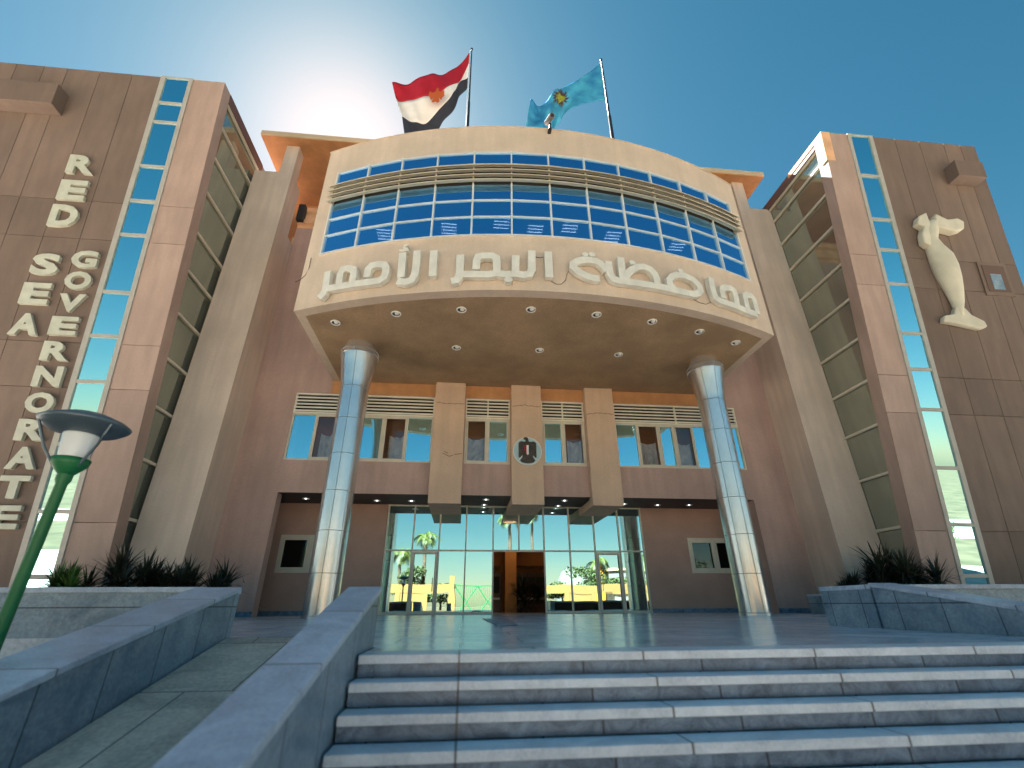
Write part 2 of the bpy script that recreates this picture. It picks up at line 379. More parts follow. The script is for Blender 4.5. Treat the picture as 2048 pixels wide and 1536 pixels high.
# --- entrance glazing
mx = [-3.15, -2.07, -1.0, .09, 1.22, 3.36, 4.45, 5.53, 6.61, 7.65]
mxt = [-3.15, -2.07, -1.0, .09, 1.22, 2.3, 3.36, 4.45, 5.53, 6.61, 7.65]
TR = 2.03
eg = MB()
for x in mxt: eg.box(x-.03, x+.03, D0-.06, D0+.06, (TZ if x != 2.3 else TR), RT)
eg.box(-3.2, 1.22, D0-.055, D0+.055, TR-.03, TR+.03); eg.box(3.36, 7.7, D0-.055, D0+.055, TR-.03, TR+.03); eg.box(1.22, 3.36, D0-.05, D0+.05, TR-.04, TR+.04)
eg.box(-3.2, 1.2, D0-.05, D0+.05, TZ, TZ+.09); eg.box(3.38, 7.7, D0-.05, D0+.05, TZ, TZ+.09); eg.box(-3.2, 7.7, D0-.052, D0+.05, RT-.06, RT-.005)
EG = eg.build('entrance_frame', M['frame'], B, bevel=.006)
for i in range(10):
    a, b = mxt[i], mxt[i+1]
    for z0, z1 in ((TZ+.05, TR), (TR, RT-.03)):
        if z0 < TR-.1 and i in (4, 5): continue
        j = [rnd.uniform(-.002, .002) for _ in range(3)]
        MB_ = MB(); MB_.face([(a, D0+j[0], z0), (b, D0+j[1], z0), (b, D0+j[1]+j[2], z1), (a, D0+j[0]+j[2], z1)])
        MB_.build('pane', M['gfac'], EG, fix=False)
for a, b, nm in ((-2.07, -1.0, 'left'), (5.53, 6.61, 'right')):
    dr = MB(); t = .09; a += .035; b -= .035
    dr.box(a, b, D0-.09, D0-.062, TZ+.02, TZ+.02+t); dr.box(a, b, D0-.09, D0-.062, TR-.05-t, TR-.05)
    dr.box(a, a+t, D0-.088, D0-.062, TZ+.02+t, TR-.05-t); dr.box(b-t, b, D0-.088, D0-.062, TZ+.02+t, TR-.05-t)
    d_ = dr.build('door', M['frame'], B, bevel=.005)
    hx = b-.14 if nm == 'left' else a+.14
    MB().tube([(hx, D0-.095, .5), (hx, D0-.15, .5), (hx, D0-.15, 1.0), (hx, D0-.095, 1.0)], .014).build('door_handle', M['steel'], d_)
# --- entrance hall
hall = MB()
hall.box(-2.5, 7.0, 26.0, 26.2, TZ, 3.7); hall.box(-2.7, -2.5, D0+.35, 26.2, TZ, 3.7); hall.box(7.0, 7.2, D0+.35, 26.2, TZ, 3.7); hall.box(-2.7, 7.2, D0+.35, 26.2, 3.7, 3.9)
hall.box(2.05, 2.6, 24.0, 24.5, TZ, 3.7)
hall.build('hall_wall', M['room'], B)
MB().box(-2.5, 7.0, D0+.1, 26.0, TZ-.1, TZ-.004).build('hall_floor', M['terr'], B)
hc = MB().box(-2.2, 1.95, 25.5, 25.95, 1.75, 1.85).box(2.7, 6.8, 25.5, 25.95, 1.75, 1.85)
hc.build('hall_ledge', M['wood'], B)

# --- three pilasters
PX = [(-1.40, -.16), (1.78, 3.04), (4.95, 6.18)]
DP = 17.82
rr = random.Random(3)
for k, (a, b) in enumerate(PX):
    p = MB()
    p.prism([(DP, 3.47), (DP, 8.515), (D1+.3, 8.515), (D1+.3, RT-.06), (20.3, RT-.06), (20.3, 3.47)], a, b, lambda p_, q, t: (t, p_, q))
    po = p.build('pilaster', M['pil'], B, bevel=.012)
    ck = MB(); zc = [7.62, 7.55, 7.25][k]; n = 24; pts = []; z = zc
    for i in range(n+1):
        z += rr.uniform(-.028, .022); pts.append((a+.02+(b-a-.04)*i/n, z))
    for i in range(n):
        (x0, z0), (x1, z1) = pts[i], pts[i+1]; w0 = .008+.008*abs(math.sin(i*.7)); 
        ck.face([(x0, DP-.003, z0-w0), (x1, DP-.003, z1-w0), (x1, DP-.003, z1+w0*.6), (x0, DP-.003, z0+w0*.6)])
    if k == 0:
        for (x0, z0, x1, z1) in [(-.95, 5.42, -.7, 5.3), (-.7, 5.3, -.55, 5.34), (-.5, 5.38, -.2, 5.42), (-.9, 5.5, -.75, 5.42)]:
            ck.face([(x0, DP-.003, z0-.012), (x1, DP-.003, z1-.012), (x1, DP-.003, z1+.012), (x0, DP-.003, z0+.012)])
    ck.build('crack', M['crack'], po, fix=False)

# --- curved bay
SB, ST = 8.52, 15.86
SA = R_(24.7)*RC
NSEG = 48
ga0, ga1 = R_(-22.95)*RC, R_(23.05)*RC
def arcs(a, b, n): return [a+(b-a)*i/n for i in range(n+1)]
bay = MB()
def curved(mb, s0, s1, z0, z1, off0=0., off1=-.35, n=24, mi=0):
    ss = arcs(s0, s1, n); base = len(mb.v)
    for s in ss: mb.v += [cyl(s, z0, off0), cyl(s, z1, off0), cyl(s, z1, off1), cyl(s, z0, off1)]
    for i in range(n):
        a = base+i*4; b = a+4
        for q in range(4):
            r = (q+1) % 4; mb.f.append((a+q, b+q, b+r, a+r)); mb.mi.append(mi)
    mb.f.append((base, base+1, base+2, base+3)); e = base+n*4; mb.f.append((e+3, e+2, e+1, e)); mb.mi += [mi, mi]
curved(bay, -SA, SA, SB, 10.66, n=NSEG)
curved(bay, -SA, SA, 14.56, ST, n=NSEG)
curved(bay, -SA, ga0, 10.66, 14.56, n=2); curved(bay, ga1, SA, 10.66, 14.56, n=2)
BAY = bay.build('curved_bay', M['bay'], B, bevel=0)
xl, yl, _ = cyl(-SA, 0); xr, yr, _ = cyl(SA, 0)
MB().box(xl+.015, xl+.3, yl+.02, D1-.002, SB+.0015, ST-.001).build('bay_side_wall', M['bay'], B); MB().box(xr-.3, xr-.015, yr+.02, D1-.002, SB+.0015, ST-.001).build('bay_side_wall', M['bay'], B)
# soffit + roof of the bay as fan prisms
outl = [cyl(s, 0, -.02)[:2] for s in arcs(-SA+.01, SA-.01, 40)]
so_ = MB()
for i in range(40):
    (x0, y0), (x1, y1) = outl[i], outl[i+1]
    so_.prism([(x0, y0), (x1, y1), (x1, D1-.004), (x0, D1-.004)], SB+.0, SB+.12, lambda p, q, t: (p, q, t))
import bmesh
def weld(o):
    bm = bmesh.new(); bm.from_mesh(o.data); bmesh.ops.remove_doubles(bm, verts=bm.verts, dist=.0005)
    kill = []; seen = {}
    for f in bm.faces:
        key = tuple(sorted(v.index for v in f.verts)); seen.setdefault(key, []).append(f)
    for k, fs in seen.items():
        if len(fs) > 1: kill += fs
    bmesh.ops.delete(bm, geom=kill, context='FACES'); bmesh.ops.recalc_face_normals(bm, faces=bm.faces); bm.to_mesh(o.data); bm.free()
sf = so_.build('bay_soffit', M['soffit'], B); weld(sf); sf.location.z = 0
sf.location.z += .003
rf = MB()
for i in range(40):
    (x0, y0), (x1, y1) = outl[i], outl[i+1]
    rf.prism([(x0, y0+.3), (x1, y1+.3), (x1, D1-.004), (x0, D1-.004)], ST-.5, ST-.35, lambda p, q, t: (p, q, t))
ro = rf.build('bay_roof', M['eave'], B); weld(ro)
cp = MB(); curved(cp, -SA-.03, SA+.03, ST+.002, ST+.05, .025, -.4, NSEG); cp.build('parapet_coping', M['bay'], B)
MB().box(-5.0, 10.0, 12.9, 18.0, 13.36, 13.42).build('bay_ceiling', M['joint'], B)
MB().box(-5.0, 10.0, 13.2, 18.0, 9.9, 10.0).build('bay_floor', M['wood'], B)
sp = MB(); curved(sp, ga0, ga1, 12.96, 13.90, off0=-.1, n=NSEG); sp.build('spandrel_panel', M['dark'], B)
# bay glazing
zs = [10.70, 11.48, 12.22, 12.96]
gs = arcs(ga0, ga1, 12)
fr = MB()
def seg_bar(mb, s0, s1, z0, z1, off0, off1):
    P = [cyl(s0, z0, off0), cyl(s1, z0, off0), cyl(s1, z1, off0), cyl(s0, z1, off0), cyl(s0, z0, off1), cyl(s1, z0, off1), cyl(s1, z1, off1), cyl(s0, z1, off1)]
    n = len(mb.v); mb.v += P
    for q in ((0, 1, 2, 3), (7, 6, 5, 4), (0, 4, 5, 1), (1, 5, 6, 2), (2, 6, 7, 3), (3, 7, 4, 0)): mb.f.append(tuple(n+i for i in q)); mb.mi.append(0)
for s in gs:
    seg_bar(fr, s-.028, s+.028, 10.66, 12.96, .03, -.1); seg_bar(fr, s-.025, s+.025, 13.9, 14.56, .03, -.1)
for i in range(12):
    for z in zs[:3]+[14.53, 13.93]:
        seg_bar(fr, gs[i]+.028, gs[i+1]-.028, z-.022, z+.022, .012, -.08)
FR = fr.build('bay_window_frame', M['mull'], B)
for i in range(12):
    for r in range(4):
        z0, z1 = (zs[r], zs[r+1]) if r < 3 else (13.93, 14.53)
        j = [rnd.uniform(-.003, .003) for _ in range(3)]
        q = MB(); a, b = gs[i], gs[i+1]
        q.face([cyl(a, z0, -.03+j[0]), cyl(b, z0, -.03+j[1]), cyl(b, z1, -.03+j[1]+j[2]), cyl(a, z1, -.03+j[0]+j[2])])
        q.build('bay_pane', M['gblue'], FR, fix=False)
sill = MB(); curved(sill, ga0-.04, ga1+.04, 10.615, 10.658, .07, -.1, 24); sill.build('bay_sill', M['mull'], B)
# sun louvres (four curved blades) and brackets
for k in range(4):
    z = 13.01+k*.235
    lb = MB(); n = 24; ss = arcs(ga0-.12, ga1+.12, n); base = len(lb.v)
    sec = [(.21, z-.07), (.235, z-.055), (.15, z+.05), (.02, z+.06), (.02, z+.035), (.13, z+.02)]
    for s in ss: lb.v += [cyl(s, zz, oo) for oo, zz in sec]
    k6 = len(sec)
    for i in range(n):
        for q in range(k6):
            r = (q+1) % k6; lb.f.append((base+i*k6+q, base+(i+1)*k6+q, base+(i+1)*k6+r, base+i*k6+r)); lb.mi.append(0)
    lb.f.append(tuple(range(base, base+k6))); lb.f.append(tuple(range(base+n*k6+k6-1, base+n*k6-1, -1))); lb.mi += [0, 0]
    lb.build('sun_louvre', M['louvre'], B)
for s in gs:
    br = MB(); seg_bar(br, s-.02, s+.02, 12.97, 13.80, .08, .0); br.build('louvre_bracket', M['louvre'], B)

# --- roof slab with eave, posts, upper wall
ZE = 20.36
MB().box(-10.4, 15.06, 26.3, 26.6, GZ, ZE-.002).build('sun_block_wall', M['pink'], B)  # unseen wall added to stop sun leaking through the building
MB().box(-10.4, 15.06, 15.9, 26.6, ZE, ZE+.30).build('roof_slab', [M['eave']], B, bevel=.02)  # unseen rear lengthened to keep the sun out as well
MB().box(-10.38, 15.04, 15.95, 20.2, ZE-.03, ZE-.002).build('eave_soffit', M['orange'], B)  # warm bounce light put into its orange colour
MB().box(-10.4, 15.06, 20.2, 20.6, 16.0, ZE-.03).build('upper_wall', M['orange'], B)
MB().box(XL-.3, XR+.3, D1+.45, 20.2, 16.0, 16.5).build('terrace_roof', M['eave'], B)
co = MB()
prof = [(D1+.5, bz), (D1-.02, bz), (D1-.02, bz+.18), (D1-.14, bz+.25), (D1-.16, bz+.45), (D1-.05, bz+.55), (D1+.05, bz+.62), (D1+.02, bz+.95), (D1-.10, bz+1.05), (D1-.10, bz+1.2), (D1+.05, bz+1.3), (D1+.05, bz+1.44), (D1+.5, bz+1.44)]
co.prism([p for p in prof], -8.7, 13.46, lambda p, q, t: (t, p, q))
co.build('cornice', M['cornice'], B)
MB().box(-8.715, -8.4, 17.75, 18.05, 16.95, 17.95).build('dark_box', M['black'], B, bevel=.02)  # plain dark box at the left end of the cornice
for sx, nm in ((1, 'l'), (-1, 'r')):
    def mxx(x): return x if sx == 1 else 2*AX-x-.02
    f = MB()
    def bx(a, b, *r):
        a, b = mxx(a), mxx(b); f.box(min(a, b), max(a, b), *r)
    bx(-10.42, -8.72, DF, D1+.4, TZ, 15.6); bx(-10.42, -8.72, DF, D1-.6, 15.6, 18.5); bx(-9.32, -8.72, DF, DF+.6, 18.5, ZE-.031)
    f.build('fin_wall', M['fin'], B)

# --- steel columns
for cx, nm in ((-3.95, 'l'), (8.97, 'r')):
    cy = 15.0; r = .47
    prof = [(.5, TZ), (.5, TZ+.06), (r, TZ+.08)]
    js = [.85, 2.02, 3.2, 4.38, 5.58, 6.74]
    prof += [(r, 6.76), (r+.02, 6.95), (r+.07, 7.35), (r+.13, 7.75), (r+.17, 7.98), (r+.19, 8.0), (r+.19, 8.03), (r+.175, 8.04), (r+.175, 8.13), (r+.19, 8.14), (r+.19, 8.24), (r+.02, 8.24), (r+.01, 8.53)]
    col = MB().lathe(prof, cx, cy, 0, 48).build('steel_column', M['steel'], B, smooth=True)
    es = col.modifiers.new('es', 'EDGE_SPLIT'); es.split_angle = R_(35)
    jm = MB()
    for z in js: jm.lathe([(r+.002, z-.008), (r+.0045, z-.006), (r+.0045, z+.006), (r+.002, z+.008)], cx, cy, 0, 48)
    for k in range(8):
        a = R_(-100+k*45+12)
        ca, sa = math.cos(a), math.sin(a); tx, ty = -sa*.006, ca*.006
        pr = [(r+.003, TZ+.1), (r+.003, 6.76), (r+.023, 6.95), (r+.073, 7.35), (r+.133, 7.75), (r+.173, 7.98)]
        for i in range(len(pr)-1):
            (r0, z0), (r1, z1) = pr[i], pr[i+1]
            jm.face([(cx+ca*r0-tx, cy+sa*r0-ty, z0), (cx+ca*r0+tx, cy+sa*r0+ty, z0), (cx+ca*r1+tx, cy+sa*r1+ty, z1), (cx+ca*r1-tx, cy+sa*r1-ty, z1)])
    jm.build('column_joint', M['joint'], col, fix=False)

# --- leaning towers
def tower(sx):
    L = sx > 0
    a0, k0 = (15.85, .155) if L else (15.1, .15)
    top = 19.33 if L else 18.86
    X = (lambda x: x) if L else (lambda x: 2*2.33-x)
    def tf(x, d, z): return (X(x), a0-k0*z+d, z)     # d: distance behind the leaning front plane
    def lb(mb, x0, x1, d0, d1, z0, z1): mb.box(x0, x1, d0, d1, z0, z1, tf)
    zb = -1.3; XE = -18.2 if L else -17.95; XF = XE-1.25 if L else XE
    body = MB()
    # main mass with vertical rear
    P = [(a0-k0*zb+.06, zb), (a0-k0*(top-.02)+.06, top-.02), (25., top-.02), (25., zb)]
    body.prism(P, X(XF+.05), X(-10.95), lambda p, q, t: (t, p, q))
    T = body.build('tower', M['groove'], B)
    # rear portion of inner side and frame around side glazing
    sd = MB()
    def yf(z): return a0-k0*z
    xi, xo = X(-10.95), X(-10.42)
    # front jamb (leaning), base, rear part
    sd.prism([(yf(zb)+.06, zb), (yf(top)+.06, top), (yf(top)+.5, top), (yf(zb)+.5, zb)], xi, xo, lambda p, q, t: (t, p, q))
    sd.prism([(16.85, zb), (16.85, top), (25, top), (25, zb)], xi, xo, lambda p, q, t: (t, p, q))
    sd.build('tower_side', M['pier'], B)
    fa = MB(); fa.prism([(yf(18.92)+.5, top-.42), (yf(top)+.502, top), (16.85, top), (16.85, top-.42)], X(-10.95), X(-10.40), lambda p, q, t: (t, p, q))
    fa.build('tower_fascia', M['plum'], B)
    if not L:
        pt = MB(); z0 = 17.35
        pt.prism([(yf(z0)-.004, z0), (yf(top+.02)-.004, top+.02), (yf(top)+.52, top+.02), (yf(z0)+.3, z0)], X(-10.8), X(-10.385), lambda p, q, t: (t, p, q))
        pt.box(min(X(-10.8), X(-10.38)), max(X(-10.8), X(-10.38)), yf(top)+.52, 14.6, top-.2, top+.02)
        pt.build('corner_cladding', M['cornice'], B)['label'] = 'peach unpainted top corner of the right tower'
    # side glazing
    zz = [17.7, 16.2, 14.6, 12.8, 11.2, 9.5, 7.8, 6.1, 4.35, 2.5, .9]
    if not L: zz = [z-.1 for z in zz]
    sg = MB()
    for z in zz: sg.box(min(X(-10.54), X(-10.46)), max(X(-10.54), X(-10.46)), yf(z)+.5, 16.85, z-.045, z+.045)
    zt = top-.44
    sg.box(min(X(-10.54), X(-10.44)), max(X(-10.54), X(-10.44)), yf(zt)+.5, 16.85, zt-.08, zt-.002)
    sg.box(min(X(-10.54), X(-10.45)), max(X(-10.54), X(-10.45)), 16.78, 16.86, zb, zt-.08)
    SG = sg.build('side_window', M['frame'], B)
    lim = [zt]+zz+[zb]
    for i in range(len(lim)-1):
        z1, z0 = lim[i], lim[i+1]; j = [rnd.uniform(-.01, .01) for _ in range(3)]; x = X(-10.56)
        q = MB(); q.face([(x+j[0], yf(z0)+.48, z0), (x+j[1], 16.86, z0), (x+j[1]+j[2], 16.86, z1), (x+j[0]+j[2], yf(z1)+.48, z1)])
        q.build('pane', M['gside'], SG, fix=False)
    # window strip
    zs_ = [18.04, 17.1, 15.03, 13.5, 12.07, 9.81, 8.2, 6.62, 4.6, 2.6, .8] if L else [16.7, 14.5, 13.05, 11.5, 9.4, 7.95, 6.4, 4.3, 2.4, .8]
    st = MB()
    lb(st, -12.86, -12.68, -.03, .06, zb, top+.03); lb(st, -11.80, -11.64, -.03, .06, zb, top+.03)
    for z in zs_: lb(st, -12.68, -11.80, -.025, .06, z-.06, z+.06)
    lb(st, -12.68, -11.80, -.02, .06, top-.05, top+.03)
    STp = st.build('strip_window', M['stripf'], B, bevel=.006)
    lim = [top-.03]+zs_+[zb]
    for i in range(len(lim)-1):
        z1, z0 = lim[i], lim[i+1]; j = [rnd.uniform(-.008, .008) for _ in range(3)]
        q = MB(); q.face([tf(-12.7, .02+j[0], z0), tf(-11.78, .02+j[1], z0), tf(-11.78, .02+j[1]+j[2], z1), tf(-12.7, .02+j[0]+j[2], z1)])
        q.build('pane', M['gteal'], STp, fix=False)
    # cladding panels with open grooves
    gzs = [13.35, 11.8, 7.93, 6.4, 2.3] if L else [12.75, 11.4, 7.67, 6.25, 2.2]
    lim = [top]+gzs+[zb]; g2 = .010
    pc = MB(); bc = MB()
    for i in range(len(lim)-1):
        z1, z0 = lim[i], lim[i+1]
        lb(pc, -11.635, -10.42, 0, .055, z0+g2, z1-(g2 if i else 0))
        vx = [-12.865, -13.95, -15.15, -16.35, -17.2, XE]+([XE-1.25] if L else [])
        for q in range(len(vx)-1): lb(bc, vx[q+1]+g2, vx[q]-g2, .012, .055, z0+g2, z1-(g2 if i else 0))
    pc.build('pier_cladding', M['pier'], B); bc.build('brown_cladding', M['brown'], B)
    # outer side cladding
    oc = MB(); oc.prism([(yf(zb)+.02, zb), (yf(top)+.02, top), (25, top), (25, zb)], X(XF), X(XF+.04), lambda p, q, t: (t, p, q)); oc.build('outer_cladding', M['brown'], B)
    # projecting box near the top
    pb = MB(); pb.box(-18.6 if L else -17.3, -15.95, -.5, .01, (17.0 if L else 16.6), (17.95 if L else 17.4), tf)
    pb.build('projecting_box', M['brown'], B, bevel=.02)
    return tf
tfL = tower(1); tfR = tower(-1)
# small window on the right tower
sm = MB(); sm.box(-17.35, -16.05, -.04, .03, 11.25, 12.75, tfR)
smo = sm.build('small_window', M['brown'], B)
MB().box(-17.2, -16.2, -.06, -.045, 11.4, 12.6, tfR).build('pane', M['groove'], smo)
MB().box(-16.95, -16.45, -.07, -.062, 11.5, 12.2, tfR).build('pane_frame', M['slab'], smo)

# ================================================================== SIGNS
def ribbon(mb, pts, wd, f0, f1, place):
    """stroke of width wd along 2-D pts; mapped by place(u,v,off); solid from off f0 to f1"""
    # resample
    P = [Vector(p) for p in pts]; Q = [P[0]]
    for i in range(1, len(P)):
        n = max(1, int((P[i]-P[i-1]).length/.35))
        for k in range(1, n+1): Q.append(P[i-1].lerp(P[i], k/n))
    L_, R2 = [], []
    for i, p in enumerate(Q):
        d0 = (Q[i]-Q[i-1]).normalized() if i else (Q[1]-Q[0]).normalized()
        d1 = (Q[i+1]-Q[i]).normalized() if i < len(Q)-1 else d0
        t = (d0+d1); t = t.normalized() if t.length > .01 else d0
        nrm = Vector((-t.y, t.x)); c = max(.55, nrm.dot(Vector((-d1.y, d1.x))))
        L_.append(p+nrm*wd/2/c); R2.append(p-nrm*wd/2/c)
    n = len(mb.v)
    for a, b in zip(L_, R2): mb.v += [place(a.x, a.y, f1), place(b.x, b.y, f1), place(b.x, b.y, f0), place(a.x, a.y, f0)]
    m_ = len(Q)
    for i in range(m_-1):
        a = n+i*4; b = a+4
        for q in range(4):
            r = (q+1) % 4; mb.f.append((a+q, b+q, b+r, a+r)); mb.mi.append(0)
    mb.f.append((n, n+1, n+2, n+3)); e = n+(m_-1)*4; mb.f.append((e+3, e+2, e+1, e)); mb.mi += [0, 0]
LT = {"A": [[[-7.202, 9.675], [-7.18, 9.277], [-7.163, 8.967], [-7.209, 8.794], [-7.331, 8.671]], [[-7.137, 8.989], [-6.989, 8.971], [-6.259, 8.977], [-6.122, 8.979], [-5.579, 8.969], [-5.336, 8.972], [-5.196, 9.082], [-5.163, 9.261], [-5.174, 9.448], [-5.256, 9.58], [-5.441, 9.627], [-5.665, 9.61], [-5.762, 9.486], [-5.775, 9.17]], [[-6.689, 8.965], [-6.702, 9.178], [-6.718, 9.476], [-6.65, 9.638], [-6.459, 9.64], [-6.267, 9.549], [-6.237, 9.356], [-6.235, 8.973]], [[-4.683, 9.948], [-4.653, 8.999]], [[-4.229, 10.002], [-4.217, 9.382], [-4.228, 9.07], [-4.316, 8.873], [-4.5, 8.81], [-4.762, 8.884]], [[-3.697, 9.95], [-3.674, 8.943]]], "hz": [[[-4.818, 10.07], [-4.5, 10.05]], [[-4.532, 10.25], [-4.64, 10.24], [-4.656, 10.15], [-4.531, 10.10]]], "B": [[[-2.866, 9.732], [-2.863, 9.36], [-2.857, 9.047], [-2.877, 8.895], [-2.953, 8.771], [-3.103, 8.728]], [[-2.85, 8.983], [-2.016, 8.948], [-1.753, 9.004], [-1.489, 8.949], [-1.184, 8.986], [-0.961, 8.944], [-0.777, 8.995], [-0.701, 9.154], [-0.698, 9.495], [-0.688, 9.898]], [[-2.366, 9.147], [-2.365, 9.474], [-2.318, 9.632], [-2.153, 9.669], [-1.904, 9.667], [-1.775, 9.579], [-1.756, 9.388], [-1.749, 8.999]], [[-1.183, 9.676], [-1.194, 8.981]], [[-0.184, 9.889], [-0.181, 8.9]]], "C": [[[1.373, 8.996], [1.152, 9.0], [0.943, 9.066], [0.739, 9.187], [0.579, 9.341], [0.589, 9.488], [0.725, 9.61], [0.902, 9.671], [1.1, 9.701], [1.296, 9.681], [1.443, 9.607], [1.564, 9.476], [1.638, 9.327]], [[1.709, 9.714], [1.719, 9.472], [1.728, 9.234], [1.81, 9.062], [1.959, 9.006], [2.148, 9.009], [3.294, 9.026], [3.706, 9.024]], [[2.149, 9.951], [2.142, 9.54], [2.129, 9.032]], [[2.2, 9.07], [2.295, 9.298], [2.471, 9.516], [2.699, 9.662], [2.919, 9.711], [3.127, 9.658], [3.261, 9.508], [3.306, 9.328], [3.303, 9.113]]], "D": [[[3.147, 9.026], [3.31, 9.024], [3.851, 9.012], [4.282, 9.006], [4.593, 9.004], [4.816, 9.089], [4.939, 9.248], [4.926, 9.434], [4.733, 9.621], [4.418, 9.702], [4.122, 9.669], [3.915, 9.556], [3.778, 9.388], [3.771, 9.224], [3.9, 9.046]]], "E": [[[5.505, 9.908], [5.482, 9.586], [5.487, 9.324], [5.53, 9.1], [5.708, 9.019], [6.452, 9.005], [6.764, 8.955], [6.988, 8.95], [7.368, 8.959]], [[5.886, 9.175], [5.878, 9.387], [5.912, 9.565], [6.085, 9.678], [6.335, 9.718], [6.482, 9.666], [6.494, 9.425], [6.446, 9.075]], [[6.942, 8.984], [6.949, 9.275], [6.966, 9.598], [7.113, 9.695], [7.327, 9.717], [7.423, 9.599], [7.42, 9.327], [7.407, 8.983]]]}
DOT = {'B': [(-1.408, 8.76)], 'C': [(.983, 9.884), (1.206, 9.919), (2.536, 9.815)], 'D': [(4.281, 9.864)]}
def wordsign(label, runs):
    t = thing('arabic_word_sign', cyl((runs[0][0][0][0]), 8.9, .1), label, 'sign', 'arabic words of the name on the curved bay')
    k = 0
    for run in runs:
        mb = MB(); ribbon(mb, run[0], run[1], .02, .2+.004*k, cyl); k = (k+1) % 4
        mb.build('letter', M['letter'], t, bevel=.008)
    return t
def lets(keys): return [(p, .235) for kk in keys for p in LT[kk]]
wA = wordsign('arabic raised word at the left end of the curved bay, with a hamza above', lets('A')+[(p, .07) for p in LT['hz']])
wB = wordsign('arabic raised word in the middle of the bay, one dot below', lets('B'))
wC = wordsign('longest arabic raised word, at the right end of the curved bay', lets('CDE'))
for kk, par in (('B', wB), ('C', wC), ('D', wC)):
    for (s, z) in DOT[kk]:
        mb = MB(); n = 20; base = len(mb.v); r = .12 if kk == 'B' else .105
        for o_ in (.03, .2):
            for i in range(n): mb.v.append(cyl(s+r*math.cos(2*math.pi*i/n), z+r*.8*math.sin(2*math.pi*i/n), o_))
        mb.f += [tuple(base+i for i in range(n)), tuple(base+n+i for i in reversed(range(n)))]+[(base+i, base+(i+1) % n, base+n+(i+1) % n, base+n+i) for i in range(n)]; mb.mi += [0]*(n+2)
        mb.build('letter_dot', M['letter'], par)
for (pts, lab) in (([(-.58, 9.8), (-.45, 9.76), (-.3, 9.8)], 'thin slack wire joining the tops of two upright letters'),
            ([(-.1, 8.88), (.05, 8.78), (.2, 8.79), (.35, 8.95), (.4, 9.2), (.47, 9.3)], 'thin looping wire left of the longest word'),
            ([(4.7, 8.94), (4.95, 8.86), (5.2, 8.86), (5.45, 9.0)], 'thin sagging wire near the right end of the sign'),
            ([(-8.15, 10.6), (-8.14, 10.2), (-8.22, 9.9), (-8.4, 9.75), (-8.6, 9.7)], 'thin wire hanging below the left corner of the bay windows')):
    o = MB().tube([cyl(s, z, .03) for s, z in pts], .009, 6).build('wire', M['black'], None); tag(o, lab, 'wire')

# english letters (vertical columns) on the left tower
def textmesh(ch, bold=.045):
    cu = bpy.data.curves.new('t', 'FONT'); cu.body = ch; cu.offset = bold; cu.extrude = .5; cu.resolution_u = 3
    ob_ = bpy.data.objects.new('t', cu); C.objects.link(ob_)
    bpy.context.view_layer.update()
    me = bpy.data.meshes.new_from_object(ob_.evaluated_get(bpy.context.evaluated_depsgraph_get()))
    bpy.data.objects.remove(ob_); bpy.data.curves.remove(cu)
    vs = [v.co.copy() for v in me.vertices]; fs = [tuple(p.vertices) for p in me.polygons]
    x0, x1 = min(v.x for v in vs), max(v.x for v in vs); y0, y1 = min(v.y for v in vs), max(v.y for v in vs)
    bpy.data.meshes.remove(me)
    return [((v.x-x0)/(x1-x0), (v.y-y0)/(y1-y0), v.z+.5) for v in vs], fs
cache = {}
def column_sign(word, rows, x0, x1, label):
    t = thing('letter_sign', tfL((x0+x1)/2, -.02, rows[0][1]), label, 'sign', 'english words on the left tower')
    for ch, (za, zb_) in zip(word, rows):
        if ch not in cache: cache[ch] = textmesh(ch)
        vs, fs = cache[ch]; mb = MB()
        for (u, v, ww) in vs: mb.v.append(tfL(x0+(x1-x0)*u, .008-.11*ww, za+(zb_-za)*v))
        mb.f = list(fs); mb.mi = [0]*len(fs)
        mb.build('letter', M['letter2'], t)
column_sign('RED', [(14.42, 15.2), (13.28, 14.1), (12.18, 13.05)], -15.08, -14.16, 'cream raised letters reading RED down the left tower')
column_sign('SEA', [(10.27, 11.07), (9.18, 9.95), (8.08, 8.83)], -15.12, -14.24, 'cream raised letters reading SEA down the left tower')
column_sign('GOVERNORATE', [(10.61, 11.27), (9.79, 10.46), (8.97, 9.61), (8.13, 8.78), (7.25, 7.9), (6.38, 7.05), (5.52, 6.18), (4.66, 5.32), (3.8, 4.46), (2.94, 3.6), (2.08, 2.74)], -13.92, -13.08, 'long column of cream letters reading GOVERNORATE beside the left tower window strip')

